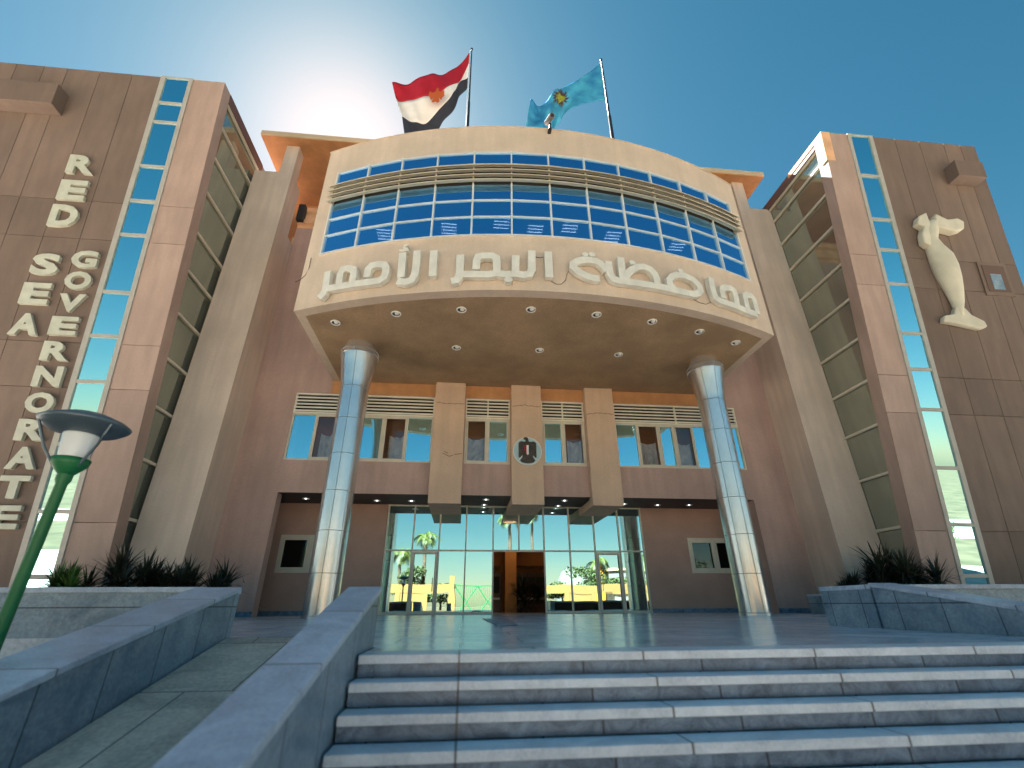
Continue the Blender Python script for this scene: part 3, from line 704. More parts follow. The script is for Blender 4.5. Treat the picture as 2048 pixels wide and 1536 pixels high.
# fish-like relief on the right tower (right tower local x: mirrored)
def relief():
    t = thing('wall_relief', (19.2, 13.3, 12), 'cream sea creature relief standing on its tail on the right tower', 'relief')
    xs_ = [(14.52, 19.0, .10), (14.6, 19.3, .22), (14.35, 19.05, .38), (13.95, 18.85, .40), (13.55, 18.75, .36), (13.2, 18.85, .44), (12.8, 19.0, .58), (12.3, 19.05, .62), (11.8, 19.1, .56), (11.3, 19.15, .44), (10.8, 19.15, .32), (10.4, 19.1, .22), (10.15, 19.1, .2)]
    mb = MB(); n = 14; X0 = 2*2.33
    for z, x, r in xs_:
        for i in range(n):
            a = 2*math.pi*i/n; mb.v.append(tfR(X0-(x+r*.86*math.cos(a)), -.12-.28*r/.62*math.sin(a)*1.3, z))
    for i in range(len(xs_)-1):
        for k in range(n): j = (k+1) % n; mb.f.append((i*n+k, i*n+j, (i+1)*n+j, (i+1)*n+k)); mb.mi.append(0)
    mb.f += [tuple(range(n)), tuple(reversed(range((len(xs_)-1)*n, len(xs_)*n)))]; mb.mi += [0, 0]
    mb.build('body', M['relief'], t, smooth=True)
    def blob(name, pts, dep=.2):
        q = MB(); q.prism([(X0-a, b) for a, b in pts], 0.0, -dep, lambda p, q_, t_: tfR(p, t_, q_)); q.build(name, M['relief'], t, bevel=.05)
    blob('snout', [(19.1, 14.7), (19.6, 14.45), (20.1, 14.55), (20.35, 14.4), (20.25, 14.05), (19.8, 13.9), (19.3, 14.0), (19.0, 14.1)], .34)
    blob('crest', [(18.75, 14.75), (18.35, 14.55), (18.2, 14.2), (18.45, 14.05), (18.3, 13.75), (18.25, 13.3), (18.5, 13.15), (18.7, 13.5), (18.8, 14.1)], .3)
    blob('tail_fin', [(18.3, 10.1), (18.2, 9.85), (18.7, 9.8), (19.15, 9.72), (19.7, 9.62), (20.05, 9.72), (20.0, 9.95), (19.5, 10.2), (19.3, 10.5), (18.9, 10.5), (18.75, 10.2)], .22)
relief()

# eagle plaque on the middle pilaster
def eagle_plaque():
    cx, cz, y = 2.41, 5.57, DP-.004
    t = thing('eagle_plaque', (cx, y, cz), 'round pale blue plaque with a dark eagle and tricolour shield on the middle pilaster', 'plaque')
    q = MB(); n = 40; r = .57
    q.prism([(cx+r*math.cos(2*math.pi*i/n), cz+r*math.sin(2*math.pi*i/n)) for i in range(n)], y, y-.05, lambda p, q_, t_: (p, t_, q_)); q.build('disc', M['disc'], t, bevel=.01)
    q = MB(); n = 40
    base = len(q.v)
    for i in range(n):
        a = 2*math.pi*i/n
        for rr_, yy in ((r-.02, y-.05), (r-.02, y-.065), (r+.012, y-.065), (r+.012, y)): q.v.append((cx+rr_*math.cos(a), yy, cz+rr_*math.sin(a)))
    for i in range(n):
        for k in range(3): j = (i+1) % n; q.f.append((i*4+k, j*4+k, j*4+k+1, i*4+k+1)); q.mi.append(0)
    q.build('rim', M['mull'], t)
    h = [(-.17, .53), (-.13, .58), (-.06, .60), (.02, .57), (.04, .50), (.05, .42), (.14, .40), (.26, .42), (.35, .36), (.36, .2), (.355, .0), (.36, -.2), (.34, -.26), (.26, -.24), (.2, -.16), (.22, -.26), (.30, -.36), (.24, -.44), (.12, -.47), (0, -.48), (-.12, -.47), (-.24, -.44), (-.30, -.36), (-.22, -.26), (-.2, -.16), (-.26, -.24), (-.34, -.26), (-.36, -.2), (-.355, 0), (-.36, .2), (-.35, .36), (-.26, .42), (-.14, .40), (-.07, .42), (-.08, .49), (-.13, .5)]
    q = MB(); q.prism([(cx+a, cz+b-.02) for a, b in h], y-.05, y-.11, lambda p, q_, t_: (p, t_, q_)); q.build('eagle', M['bronze'], t, bevel=.01)
    for nm, mt, pts in (('shield_red', M['red'], [(-.13, .2), (-.045, .23), (-.045, -.13), (-.1, -.06), (-.13, .05)]), ('shield_white', M['white'], [(-.043, .23), (.043, .23), (.043, -.13), (0, -.18), (-.043, -.13)]), ('shield_black', M['black'], [(.045, .23), (.13, .2), (.13, .05), (.1, -.06), (.045, -.13)])):
        q = MB(); q.prism([(cx+a, cz+b) for a, b in pts], y-.11, y-.135, lambda p, q_, t_: (p, t_, q_)); q.build(nm, mt, t)
    for sg_ in (-1, 1):
        q = MB(); q.prism([(cx+sg_*a, cz+b) for a, b in ((.2, -.2), (.24, -.22), (.37, -.36), (.34, -.39))], y-.112, y-.13, lambda p, q_, t_: (p, t_, q_)); q.build('talon', M['white'], t)
eagle_plaque()

# ================================================================== FLAGS AND POLES
def pole(x, y, z0, z1, label, r=.055):
    t = thing('flagpole', (x, y, z0), label, 'flagpole', 'flagpoles on the roof of the bay')
    MB().lathe([(r*1.9, 0), (r*1.9, 2.1), (r*1.2, 2.25), (r*1.1, 4.2), (r*.8, 4.3), (r*.5, z1-z0)], x, y, z0, 16).build('pole', M['black'], t, smooth=True)
    MB().lathe([(.0, -.05), (.05, 0), (.06, .05), (.04, .1), (0, .12)], x, y, z1, 12).build('finial', M['black'], t, smooth=True)
    MB().lathe([(r*2.3, 0), (r*2.3, .12), (r*1.9, .12)], x, y, z0+1.9+.5, 16).build('collar', M['black'], t)
    MB().tube([(x-.09, y-.04, z0+.9), (x-.085, y-.03, z1-.1)], .008, 5).build('halyard', M['white'], t)
pole(-.50, 13, 15.5, 23.62, 'dark flagpole carrying the striped flag above the bay parapet')
pole(5.76, 13, 15.5, 23.85, 'dark flagpole carrying the sky blue flag above the bay parapet', .065)
def samp(c, u):
    k = u*(len(c)-1); i = min(int(k), len(c)-2); f = k-i
    p0, p1, p2, p3 = c[max(i-1, 0)], c[i], c[i+1], c[min(i+2, len(c)-1)]
    return tuple(.5*((2*p1[j])+(-p0[j]+p2[j])*f+(2*p0[j]-5*p1[j]+4*p2[j]-p3[j])*f*f+(-p0[j]+3*p1[j]-3*p2[j]+p3[j])*f**3) for j in (0, 1))
def flagband(c0, c1, Y, off0, off1, name, m, parent, amp=.22, nu=40, nv=8, ph=0):
    q = MB()
    for i in range(nu+1):
        u = i/nu
        a, b = samp(c0, u), samp(c1, u)
        for k in range(nv+1):
            v = k/nv; vv = off0+(off1-off0)*v
            yy = Y+amp*u**.6*(math.sin(u*7.5+vv*2.4+ph)+.45*math.sin(u*17-vv*5+ph)) + .05*math.sin(u*31+vv*9)*u
            q.v.append((a[0]+(b[0]-a[0])*v, yy, a[1]+(b[1]-a[1])*v))
    for i in range(nu):
        for k in range(nv): a = i*(nv+1)+k; q.f.append((a, a+nv+1, a+nv+2, a+1)); q.mi.append(0)
    o = q.build(name, m, parent, smooth=True)
    sm_ = o.modifiers.new('thick', 'SOLIDIFY'); sm_.thickness = .008
    return o
F1 = dict(top=[(-0.58, 23.45), (-0.96, 22.6), (-1.35, 21.98), (-1.91, 21.41), (-2.41, 21.0), (-3.14, 20.81), (-3.9, 20.76)], rw=[(-0.60, 22.5), (-0.91, 21.42), (-1.24, 20.8), (-1.61, 20.24), (-2.36, 19.67), (-3.03, 19.66), (-3.67, 19.93)], wb=[(-0.60, 21.47), (-0.96, 21.08), (-1.15, 20.31), (-1.4, 19.46), (-2.21, 18.38), (-2.75, 18.3), (-3.26, 18.59)], bot=[(-0.60, 20.71), (-0.90, 20.05), (-1.06, 19.21), (-1.51, 18.29), (-1.84, 17.6), (-2.4, 17.24), (-2.98, 17.05)])
t1 = thing('striped_flag', (-.58, 13, 22), 'red, white and black flag with a rust eagle, flying from the left pole', 'flag')
flagband(F1['top'], F1['rw'], 13, 0, 1/3, 'red_stripe', M['red'], t1)
flagband(F1['rw'], F1['wb'], 13, 1/3, 2/3, 'white_stripe', M['wcloth'], t1)
flagband(F1['wb'], F1['bot'], 13, 2/3, 1, 'black_stripe', M['kcloth'], t1)
eh = [(-.04, .42), (.03, .5), (.08, .42), (.07, .3), (.2, .26), (.34, .34), (.36, .0), (.28, -.06), (.24, -.2), (.12, -.1), (.16, -.3), (.08, -.38), (-.04, -.3), (-.12, -.36), (-.2, -.3), (-.12, -.1), (-.24, -.22), (-.3, -.06), (-.36, .02), (-.34, .3), (-.2, .2), (-.06, .28)]
q = MB(); q.prism([(-1.86+a*.92, 19.42+b*1.15) for a, b in eh], 12.66, 12.65, lambda p, q_, t_: (p, t_-.12*(p+1.9), q_)); q.build('eagle_print', M['eagle'], t1)
F2 = dict(top=[(5.70, 23.72), (4.64, 22.26), (3.71, 21.23), (3.2, 20.66), (2.71, 20.42), (2.23, 20.49)], bot=[(5.68, 20.81), (3.96, 19.75), (3.45, 19.0), (3.11, 18.5), (2.58, 18.0), (1.9, 17.9)])
t2 = thing('blue_flag', (5.68, 13, 22), 'sky blue flag with a green crest, flying from the right pole', 'flag')
flagband(F2['top'], F2['bot'], 13, 0, 1, 'cloth', M['bcloth'], t2, amp=.32, nu=60, nv=20, ph=1.3)
rr = random.Random(11)
cr = MB(); cr.prism([(3.47+.27*math.cos(a)*(.8+.2*math.sin(3*a)), 20.0+.48*math.sin(a)) for a in [2*math.pi*i/18 for i in range(18)]], 12.60, 12.585, lambda p, q_, t_: (p, t_, q_)); cr.build('crest', M['emblem'], t2)
lf = MB()
for i in range(46):
    a = rr.uniform(0, 2*math.pi); r0 = rr.uniform(.15, .3); r1 = r0+rr.uniform(.15, .32); x, z = 3.47, 19.98
    p0 = Vector((x+r0*math.cos(a)*.8, z+r0*1.3*math.sin(a))); p1 = Vector((x+r1*math.cos(a+.2)*.8, z+r1*1.4*math.sin(a+.2))); n = Vector((-(p1-p0).y, (p1-p0).x)).normalized()*.035
    yy = 12.575-rr.uniform(0, .006)
    lf.face([(p0.x+n.x, yy, p0.y+n.y), (p0.x-n.x, yy, p0.y-n.y), (p1.x, yy, p1.y)])
lf.build('crest_wreath', M['emblem2'], t2, fix=False)

# CCTV camera on the parapet
t = thing('security_camera', (2.56, 11.15, 15.85), 'small security camera on a bracket at the bay parapet below the blue flag', 'camera')
MB().box(2.50, 2.62, 11.0, 11.2, 15.62, 15.72).box(2.53, 2.59, 10.95, 11.05, 15.72, 15.92).build('bracket', M['black'], t)
MB().tube([(2.48, 11.15, 16.16), (2.60, 10.72, 15.98)], [.10, .11], 12).build('housing', M['joint'], t)
MB().tube([(2.60, 10.722, 15.981), (2.604, 10.70, 15.972)], .07, 12).build('lens', M['black'], t)

# ================================================================== DOWNLIGHTS
def downlight(name='downlight', r=.15):
    t = bpy.data.objects.new(name, None); C.objects.link(t)
    MB().lathe([(r*.80, -.004), (r*.83, -.03), (r*1.0, -.035), (r*1.08, -.02), (r*1.1, -.002)], 0, 0, 0, 24).build('ring', M['mull'], t, smooth=True)
    MB().lathe([(r*.81, -.012), (r*.79, -.004), (.001, -.004)], 0, 0, 0, 24).build('reflector', M['black'], t, smooth=True)
    MB().lathe([(.001, -.045), (r*.42, -.03), (r*.5, -.006)], r*.18, -r*.1, 0, 16).build('bulb', M['white'], t, smooth=True)
    return t
proto = downlight(); first = True
LD = [(-4.52, 13.53, 'leftmost round downlight in the bay soffit, in front of the left column'), (-2.45, 12.82, 'second downlight from the left along the curved edge of the soffit'),
      (-.35, 12.4, 'third downlight from the left along the curved soffit edge'), (1.86, 12.19, 'fourth downlight from the left, at the middle of the soffit edge'),
      (4.02, 12.28, 'fifth downlight from the left along the curved soffit edge'), (5.98, 12.51, 'sixth downlight from the left along the curved soffit edge'),
      (7.85, 12.97, 'seventh downlight from the left, near the right column'), (9.5, 13.57, 'rightmost round downlight in the bay soffit corner'),
      (-.53, 14.84, 'left downlight of the inner row of three in the soffit'), (2.53, 14.75, 'middle downlight of the inner row of three in the soffit'), (5.55, 14.81, 'right downlight of the inner row of three in the soffit')]
for x, y, lab in LD:
    if first: proto.location = (x, y, SB+.001); tag(proto, lab, 'downlight', 'round downlights in the bay soffit'); first = False; o = proto
    else: o = dup(proto, (x, y, SB+.001), lab)
def spot():
    t = bpy.data.objects.new('spotlight', None); C.objects.link(t)
    MB().lathe([(.10, -.004), (.105, -.02), (.13, -.022), (.14, -.002)], 0, 0, 0, 20).build('ring', M['white'], t, smooth=True)
    MB().lathe([(.001, -.02), (.03, -.015), (.045, -.003)], 0, 0, 0, 20).build('bulb', M['tube'], t, smooth=True)
    return t
LS = [(-6.26, 19.15, 'lit ceiling spotlight at the far left of the entrance recess'), (-3.54, 19.33, 'lit ceiling spotlight just right of the left steel column'), (-2.17, 19.3, 'lit ceiling spotlight above the left end of the entrance glass'),
      (.83, 18.81, 'front lit spotlight between the left and middle pilasters'), (.81, 19.9, 'rear lit spotlight between the left and middle pilasters'), (4.03, 18.77, 'front lit spotlight between the middle and right pilasters'),
      (3.98, 19.9, 'rear lit spotlight between the middle and right pilasters'), (6.7, 19.3, 'lit ceiling spotlight just right of the right pilaster'), (8.2, 19.4, 'lit ceiling spotlight above the terracotta wall right of the glass'), (9.56, 19.3, 'lit ceiling spotlight at the far right beside the right column')]
ps = spot()
for i, (x, y, lab) in enumerate(LS):
    if i == 0: ps.location = (x, y, RT-.005); tag(ps, lab, 'spotlight', 'lit spotlights in the entrance recess ceiling')
    else: dup(ps, (x, y, RT-.005), lab)
# luminaires inside the bay
def lum():
    t = bpy.data.objects.new('ceiling_light', None); C.objects.link(t)
    MB().box(-.34, .34, -.34, .34, -.03, -.002).build('housing', M['joint'], t)
    for i in range(4):
        MB().tube([(-.3, -.26+i*.17, -.05), (.3, -.26+i*.17, -.05)], .014, 8).build('tube', M['tube'], t)
    return t
LL = [(-3.57, 14.47), (-1.04, 13.91), (.99, 13.43), (2.33, 13.7), (3.67, 13.38), (5.48, 13.76), (8.29, 13.99)]
pl = lum(); words = ['leftmost', 'second from the left', 'third from the left', 'middle', 'third from the right', 'second from the right', 'rightmost']
for i, (x, y) in enumerate(LL):
    lab = 'four-tube ceiling light seen through the blue bay glass, '+words[i]
    if i == 0: pl.location = (x, y, 13.36); tag(pl, lab, 'ceiling light', 'tube lights behind the bay glass')
    else: dup(pl, (x, y, 13.36), lab)
# hall contents
o = thing('hall_lamp', (2.2, 23, 3.7), 'lit round ceiling lamp inside the entrance hall', 'ceiling light')
MB().lathe([(.35, 0), (.35, -.06), (.33, -.07)], 2.2, 23, 3.69, 24).build('rim', M['mull'], o); MB().lathe([(.001, -.09), (.33, -.07)], 2.2, 23, 3.69, 24).build('diffuser', M['hall'], o)
def cabinet(x0, x1, lab):
    t = thing('cabinet', ((x0+x1)/2, 25.5, TZ), lab, 'cabinet', 'dark cabinets in the entrance hall')
    MB().box(x0, x1, 25.2, 25.49, TZ, 1.5).build('carcass', M['wood'], t, bevel=.01)
    MB().box(x0+.12, x1-.12, 25.18, 25.198, .55, 1.3).build('panel', M['dark'], t)
    MB().box(x0+.1, x1-.1, 25.12, 25.19, .25, .34).build('shelf', M['frame'], t)
cabinet(.4, 1.98, 'dark cabinet at the left side of the entrance hall'); cabinet(2.7, 4.4, 'dark cabinet behind the plant in the entrance hall')
# doormat
o = MB().prism([(.55, 12.9), (1.15, 12.3), (.95, 8.6), (.62, 8.4)], TZ+.004, TZ+.02, lambda p, q_, t_: (p, q_, t_)).build('floor_mat', M['riser'], None)
tag(o, 'dark slanted mat lying on the shiny terrace before the doors', 'mat')

# ================================================================== TERRACE, STEPS, RAMP
XC0, XC1 = -.99, -.70      # left cheek wall
XR0, XR1 = 5.68, 6.05       # right cheek wall
o = MB().box(-.70, 5.68, 3.90, 6.5, TZ-.9, TZ).box(-10.38, 15.0, 6.5, 20.3, TZ-1.0, TZ).box(-3.2, -.70, 6.2, 6.499, TZ-.8, TZ-.0005).box(-.985, -.701, 4.57, 6.19, TZ-.8, TZ-.0005).build('terrace', M['terr'], None); tag(o, kind='structure', label='glossy blue grey marble terrace')
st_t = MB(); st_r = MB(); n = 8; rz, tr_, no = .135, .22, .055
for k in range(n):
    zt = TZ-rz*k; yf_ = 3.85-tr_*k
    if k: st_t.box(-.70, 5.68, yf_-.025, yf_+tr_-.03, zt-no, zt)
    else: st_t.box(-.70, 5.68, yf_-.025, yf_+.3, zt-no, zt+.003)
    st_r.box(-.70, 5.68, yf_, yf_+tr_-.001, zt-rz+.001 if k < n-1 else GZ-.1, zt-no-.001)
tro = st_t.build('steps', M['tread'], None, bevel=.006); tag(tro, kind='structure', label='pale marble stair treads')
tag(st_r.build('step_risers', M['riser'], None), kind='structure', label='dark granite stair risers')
def cheek(x0, x1, yA, zA, yB, zB, label, nm='parapet_wall'):
    t = thing(nm, ((x0+x1)/2, yA, GZ), label, 'wall')
    sl_ = (zA-zB)/(yA-yB)
    def zt(y): return zB+sl_*(y-yB)
    yE = max(yB-1.6, .9)
    MB().prism([(yA-.02, GZ-.1), (yA-.02, zt(yA)-.05), (yE, zt(yE)-.05), (yE, GZ-.1)], x0+.02, x1-.02, lambda p, q_, t_: (t_, p, q_)).build('wall_body', M['slab'], t)
    MB().prism([(yA, zt(yA)-.05), (yA, zt(yA)), (yE-.03, zt(yE-.03)), (yE-.03, zt(yE-.03)-.05)], x0, x1, lambda p, q_, t_: (t_, p, q_)).build('coping', M['cap'], t, bevel=.008)
    return t
cheek(XC0, XC1, 4.56, .155, 2.1, -.45, 'sloping blue grey stone parapet between the ramp and the stairs')
cheek(XR0, XR1, 6.56, .26, 3.0, -.3, 'sloping stone parapet at the right end of the stairs')
cheek(-3.13, -2.6, 6.3, .21, 3.57, -.41, 'sloping blue stone parapet on the left side of the ramp')
o = MB().prism([(6.19, TZ-.001), (6.19, TZ-.6), (1.5, GZ-.1), (1.5, GZ+.003)], -2.6, -.99, lambda p, q_, t_: (t_, p, q_)).build('ramp', M['rampm'], None); tag(o, kind='structure', label='worn stone ramp')
# planters
def planter(x0, x1, y0, y1, zt, label, wall_l=True):
    t = thing('planter', ((x0+x1)/2, y0, GZ), label, 'planter', 'stone planters at the tower feet')
    w_ = .3
    MB().box(x0, x1, y0, y0+w_, GZ-.1, zt-.06).box(x0, x0+w_, y0+w_, y1, GZ-.1, zt-.06).box(x1-w_, x1, y0+w_, y1, GZ-.1, zt-.06).build('planter_wall', M['slab'], t)
    MB().box(x0-.02, x1+.02, y0-.03, y0+w_, zt-.06, zt).box(x0-.02, x0+w_, y0+w_, y1, zt-.06, zt-.001).box(x1-w_, x1+.02, y0+w_, y1, zt-.06, zt-.001).build('coping', M['cap'], t, bevel=.006)
    MB().box(x0+w_, x1-w_, y0+w_, y1, GZ-.1, zt-.12).build('soil', M['soil'], t)
planter(-13.5, -3.15, 6.55, 7.6, .22, 'long stone planter wall left of the ramp, below the left tower')
planter(5.72, 17.0, 6.6, 7.6, .24, 'stone planter wall right of the stairs, below the right tower')
planter(-10.38, -6.95, 12.8, 16.38, .12, 'planting bed at the foot of the left beige fin wall')
planter(11.6, 15.4, 13.9, 16.1, .28, 'low stone planter at the foot of the right beige fin wall')

o = MB().box(-400, 400, -400, 400, GZ-.2, GZ).build('ground', M['asphalt'], None); tag(o, kind='structure', label='pale paved courtyard')
tag(MB().box(-380, 380, -380, -15, GZ+.001, GZ+.02).build('added_scrub', M['added_lawn'], None), kind='structure', label='unseen dark ground added beyond the courtyard wall for the glass reflection')  # sheet added so the tower glass mirrors darker far ground

for (x0, x1, y0, y1, lab) in ((-34, -8.5, -8.3, 1.5, 'dry green grass added left of the courtyard to darken the glass reflection'), (11.5, 42, -6.5, 3.5, 'dry green grass added right of the courtyard to darken the glass reflection')):
    tag(MB().box(x0, x1, y0, y1, GZ+.001, GZ+.03).build('added_lawn', M['added_lawn'], None), kind='structure', label=lab)  # unseen patches added to darken what the tower glass mirrors
# ================================================================== STREET LAMP
lx, ly = -4.0, 5.0
t = thing('street_lamp', (lx, ly, GZ), 'green street lamp with a wide dark saucer top, left of the ramp', 'street lamp')
MB().lathe([(.09, 0), (.09, .5), (.055, .55), (.048, 2.5), (.065, 2.54), (.065, 2.62)], lx, ly, GZ, 16).build('post', M['green'], t, smooth=True)
MB().lathe([(.06, 1.20), (.15, 1.30), (.16, 1.36), (.13, 1.37)], lx, ly, 0, 24).build('collar', M['green'], t, smooth=True)
MB().lathe([(.11, 1.36), (.125, 1.40), (.15, 1.60), (.15, 1.62), (.001, 1.62)], lx, ly, 0, 24).build('lamp_glass', M['lampglass'], t, smooth=True)
MB().lathe([(.001, 1.60), (.16, 1.62), (.30, 1.66), (.37, 1.71), (.39, 1.735), (.34, 1.77), (.2, 1.83), (.001, 1.85)], lx, ly, 0, 36).build('saucer_shade', M['lampmetal'], t, smooth=True)
for k in range(3):
    a = R_(-20+120*k); ca, sa = math.cos(a), math.sin(a)
    MB().tube([(lx+.12*ca, ly+.12*sa, 1.28), (lx+.24*ca, ly+.24*sa, 1.45), (lx+.31*ca, ly+.31*sa, 1.6), (lx+.36*ca, ly+.36*sa, 1.71)], .014, 6).build('arm', M['lampmetal'], t)

# ================================================================== PLANTS
def blade(mb, base, az, el, L_, w_, droop, seg=5):
    d = Vector((math.cos(az)*math.cos(el), math.sin(az)*math.cos(el), math.sin(el))); sdv = Vector((-math.sin(az), math.cos(az), 0)); p = Vector(base); pv = None
    for i in range(seg+1):
        u = i/seg; ww = w_*(1-u)**.7*(.6+.8*u if u < .5 else 1)
        a, b = p-sdv*ww/2, p+sdv*ww/2
        if pv: mb.face([pv[0], pv[1], b, a])
        pv = (a, b); p = p+d*(L_/seg); d = (d+Vector((0, 0, -droop/seg))).normalized()
def spiky(x, y, z, h, label, m='leaf', n=60, seed=0, stems=3):
    r = random.Random(seed); t = thing('spiky_plant', (x, y, z), label, 'plant', 'dark spiky plants in the planters')
    lf_ = MB(); sm2 = MB()
    for s_ in range(stems):
        hx, hy, hh = x+r.uniform(-.3, .3)*h, y+r.uniform(-.3, .3)*h, z+h*r.uniform(.15, .55)
        sm2.tube([(x, y, z-.02), (hx, hy, hh)], [.05, .03], 6)
        for k in range(n):
            blade(lf_, (hx, hy, hh-r.uniform(0, .5)*(hh-z)), r.uniform(0, 6.28), r.uniform(-.3, 1.45), h*r.uniform(.3, .58), .035+.03*h, r.uniform(.2, 1.1))
    lf_.build('leaves', M[m], t, fix=False); sm2.build('stem', M['bark'], t)
PLn = [(-9.85, 13.8, 1.2, 'tall dark spiky plant next to the left tower glass', 'leaf'), (-9.3, 13.0, 1.1, 'bright green plant at the left end of the left bed', 'leafg'), (-8.75, 14.2, 1.7, 'tallest dark spiky plant, before the left beige fin wall', 'leaf'),
       (-8.2, 13.4, 1.3, 'dark spiky plant in the middle of the left bed', 'leaf'), (-7.6, 13.9, 1.45, 'round dark spiky plant before the fin wall inner corner', 'leaf'), (-7.1, 13.4, 1.2, 'dark spiky plant second from the right in the left bed', 'leaf'), (-6.75, 14.2, 1.5, 'rightmost dark spiky plant of the left bed', 'leaf')]
for i, (x, y, h, lab, m_) in enumerate(PLn): spiky(x, y, .1, h, lab, m_, 110, i)
PRn = [(11.9, 14.8, .8, 'leftmost dark spiky plant of the low right planter', 'leaf'), (12.4, 14.6, 1.1, 'second dark spiky plant of the low right planter', 'leaf'), (13.0, 14.5, 1.5, 'third dark spiky plant of the low right planter', 'leaf'), (13.5, 14.6, 2.0, 'tallest dark spiky plant, in front of the right fin wall', 'leaf'), (14.0, 14.3, 1.5, 'dark spiky plant beside the right tower glass', 'leaf'), (14.4, 14.6, 1.2, 'rightmost dark spiky plant by the right tower foot', 'leaf')]
for i, (x, y, h, lab, m_) in enumerate(PRn): spiky(x, y, 0, h, lab, m_, 120, 20+i, 4)
spiky(3.05, 24.0, TZ, 2.2, 'tall dark potted plant just inside the entrance door', 'leaf', 60, 41, 4)
spiky(-7.55, 19.2, TZ, 1.9, 'dark plant against the window at the left end of the recess', 'leaf', 40, 42, 3)

# ================================================================== WHAT THE GLASS REFLECTS (behind the photographer)
def leaves_cloud(mb, c, rad, n, size, r):
    for _ in range(n):
        while True:
            v = Vector((r.uniform(-1, 1), r.uniform(-1, 1), r.uniform(-1, 1)))
            if v.length < 1: break
        v = Vector((v.x*rad[0], v.y*rad[1], v.z*rad[2]))+Vector(c)
        a = Vector((r.uniform(-1, 1), r.uniform(-1, 1), r.uniform(-1, 1))).normalized()*size*r.uniform(.6, 1.4); b = a.cross(Vector((r.uniform(-1, 1), r.uniform(-1, 1), 1))).normalized()*size*.6
        mb.face([v-a, v-b, v+a, v+b])
def tree(x, y, h, label, seed, spread=1.0):
    r = random.Random(seed); t = thing('tree', (x, y, GZ), label, 'tree', 'trees behind the courtyard wall')
    MB().tube([(x, y, GZ), (x+.1, y, GZ+h*.35), (x-.1, y+.1, GZ+h*.6)], [.16, .12, .07], 8).build('trunk', M['bark'], t)
    cr_ = MB()
    for k in range(7):
        leaves_cloud(cr_, (x+r.uniform(-.9, .9)*spread, y+r.uniform(-.9, .9)*spread, GZ+h*r.uniform(.5, .92)), (.8*spread, .8*spread, h*.11), 260, .14, r)
    cr_.build('crown', M['treeleaf'], t, fix=False)
def palm(x, y, h, label, seed):
    r = random.Random(seed); t = thing('palm_tree', (x, y, GZ), label, 'palm tree', 'palms behind the courtyard wall')
    MB().tube([(x, y, GZ), (x+.15, y, GZ+h*.5), (x+.1, y, GZ+h)], [.24, .19, .16], 10).build('trunk', M['bark'], t)
    cr_ = MB(); top_ = Vector((x+.1, y, GZ+h))
    for k in range(26):
        az = r.uniform(0, 6.28); d = Vector((math.cos(az), math.sin(az), r.uniform(-.2, 1.3))).normalized(); p = top_.copy(); side = Vector((-math.sin(az), math.cos(az), 0)); L_ = r.uniform(1.6, 2.3)
        for i in range(16):
            q_ = p+d*(L_/16)
            for s_ in (-1, 1):
                tip = q_+side*s_*(.55*math.sin(math.pi*(i+2)/19))+Vector((0, 0, -.2))+d*.15
                cr_.face([p, q_, tip])
            p = q_; d = (d+Vector((0, 0, -.16))).normalized()
    cr_.build('crown', M['palmleaf'], t, fix=False)
WY = -14
t = thing('courtyard_wall', (0, WY, GZ), 'ochre courtyard wall with openings, seen reflected in the entrance glass', 'wall')
cw = MB(); x = -34
while x < 40:
    if not (-1.2 < x+1.5 < 3.6):
        cw.box(x, x+.55, WY-.15, WY+.25, GZ, 1.15); cw.box(x, x+3.0, WY-.1, WY+.2, 1.15, 2.0)
        if int((x+34)/3) % 3 == 0: cw.box(x+.55, x+3.0, WY-.08, WY+.15, GZ, 1.15)
        else: cw.box(x+.55, x+3.0, WY-.08, WY+.15, GZ, GZ+.9)
    x += 3.0
cw.build('wall_body', M['ochre'], t)
MB().box(-1.35, -.75, WY-.3, WY+.4, GZ, 2.9).box(3.65, 4.25, WY-.3, WY+.4, GZ, 2.9).build('gate_pier', M['ochre'], t)
t = thing('metal_gate', (1.4, WY, GZ), 'green metal gate reflected in the glass left of the open door', 'gate')
gt = MB()
for i in range(22): gt.tube([(-.7+i*.2, WY, GZ+.1), (-.7+i*.2, WY, 1.9)], .02, 6)
gt.box(-.75, 3.65, WY-.04, WY+.04, GZ+.1, GZ+.22); gt.box(-.75, 3.65, WY-.04, WY+.04, 1.8, 1.92)
for q in (-.7, 1.5): gt.tube([(q, WY-.05, GZ+.2), (q+2.1, WY-.05, 1.85)], .06, 6); gt.tube([(q, WY-.06, 1.85), (q+2.1, WY-.06, GZ+.2)], .06, 6)
gt.build('leaf_bars', M['green'], t)
palm(-4.3, -15.5, 8.6, 'tall palm reflected at the left of the entrance glass', 1); palm(5.4, -19, 11.3, 'left of two slender palms reflected above the open door', 2); palm(8.4, -19.5, 12.3, 'right of two slender palms reflected above the open door', 3)
palm(-7.2, -17, 7.0, 'shorter palm reflected at the left edge of the entrance glass', 4); palm(15.8, -17, 6.0, 'short palm reflected before the pale hall', 5); palm(21.5, -18, 6.6, 'palm reflected at the right edge of the entrance glass', 6)
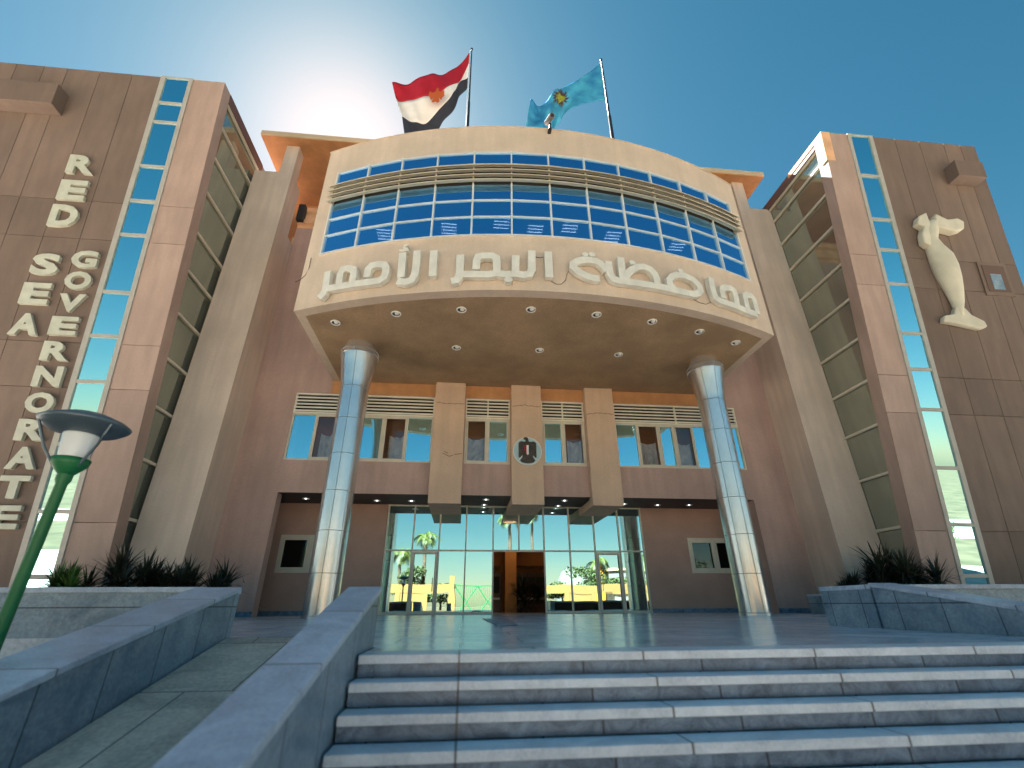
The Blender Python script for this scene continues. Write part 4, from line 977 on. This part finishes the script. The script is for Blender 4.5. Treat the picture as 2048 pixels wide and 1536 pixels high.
TL = [(-6.0, -15.5, 5.4, 1.5, 'bushy tree beside the tall reflected palm'), (11.2, -16, 4.6, 1.3, 'small round tree right of the reflected door'), (14.6, -16.5, 6.0, 1.7, 'rounded tree before the pale reflected hall'), (18.3, -16, 4.9, 1.5, 'broad tree under the ochre turret'),
      (23.5, -16, 5.6, 1.6, 'dense tree at the right end of the entrance reflection'), (-2.3, -17, 3.9, 1.1, 'low tree left of the green gate'), (-12, -12, 6.5, 2.0, 'tree added to cover bright ground in the left tower strip'), (-17, -10, 7.0, 2.2, 'wide tree added far left before the courtyard wall'), (-24, -16, 6.5, 1.8, 'tall tree added far left behind the courtyard wall'),
      (21, -8, 6.4, 2.1, 'tree added to cover bright ground in the right tower strip'), (28, -9, 6.8, 2.2, 'wide tree added far right before the courtyard wall'), (34, -17, 5.0, 1.5, 'low tree added at the far right of the courtyard wall')]  # far left and far right trees added to hide bright ground in reflections
for i, (x, y, h, sp, lab) in enumerate(TL): tree(x, y, h, lab, 50+i, sp)
rr = random.Random(5)
for i, (x0, x1, y) in enumerate([(-8.5, -5.2, -10), (5.8, 9.0, -10.5), (10.0, 14.0, -11), (19.2, 23.5, -11.5), (-24, -10, -9), (23.6, 40, -6)]):
    hb = MB(); n_ = int((x1-x0)*260)
    for _ in range(n_):
        c0 = Vector((rr.uniform(x0, x1), y+rr.uniform(-.5, .5), GZ+rr.uniform(.02, 1.0)**.8*1.0)); a = Vector((rr.uniform(-1, 1), rr.uniform(-1, 1), rr.uniform(-1, 1))).normalized()*.1; b_ = a.cross(Vector((rr.uniform(-1, 1), rr.uniform(-1, 1), 1))).normalized()*.07
        hb.face([c0-a, c0-b_, c0+a, c0+b_])
    tag(hb.build('hedge', M['treeleaf'], None, fix=False), ['low hedge reflected at the left end of the glass', 'low hedge reflected just right of the door', 'hedge reflected below the pale hall', 'hedge reflected at the right end of the glass', 'long hedge added to cover bright ground in the left tower glass', 'long hedge added to cover bright ground in the right tower glass'][i], 'hedge', 'clipped hedges in the courtyard')  # last two hedges added to screen bright ground from the tower glass
t = thing('domed_hall', (16.8, -36, GZ), 'pale hall with a half dome and ochre edge, reflected right of the door', 'building')
dm = MB()
prof = [(2.6, 0), (2.6, 3.4), (2.4, 4.6), (1.7, 5.8), (.9, 6.4), (.01, 6.7)]
dm.lathe(prof, 16.8, -36, GZ, 36); dm.build('dome', M['hallwhite'], t, smooth=True)
MB().lathe([(.9, 0), (.9, 5.2), (.75, 6.4), (.4, 7.2), (.01, 7.6)], 20.9, -34.5, GZ, 20).build('turret', M['gold'], t, smooth=True)
t = thing('white_block', (26, -34, GZ), 'long white flat building reflected at the right end of the glass', 'building')
MB().box(22.5, 40, -44, -34, GZ, 4.6).build('wall', M['hallwhite'], t); MB().box(22.2, 40.3, -44.3, -33.7, 4.6, 4.9).build('roof', M['eave'], t)
w9 = MB()
for i in range(5): w9.box(24+i*3, 25.4+i*3, -33.99, -33.93, .3, 2.2)
w9.build('window', M['dark'], t)
t = thing('gatehouse', (10.2, -12.5, GZ), 'small white gatehouse with a dark doorway, reflected in the glass', 'building')
MB().box(15.6, 18.6, -12.5, -10, GZ, 1.0).build('wall', M['hallwhite'], t); MB().box(16.9, 17.5, -9.99, -9.95, GZ, .5).build('door', M['dark'], t); MB().box(15.4, 18.8, -12.7, -9.8, 1.0, 1.2).build('roof', M['ochre'], t)
t.location = (17, -11, GZ)
for ch in [x for x in bpy.data.objects if x.parent == t]: ch.matrix_parent_inverse = Matrix.Translation(-Vector(t.location))

# ---- put every child of an Empty back where it was modelled (prototypes at the origin excepted)
bpy.context.view_layer.update()
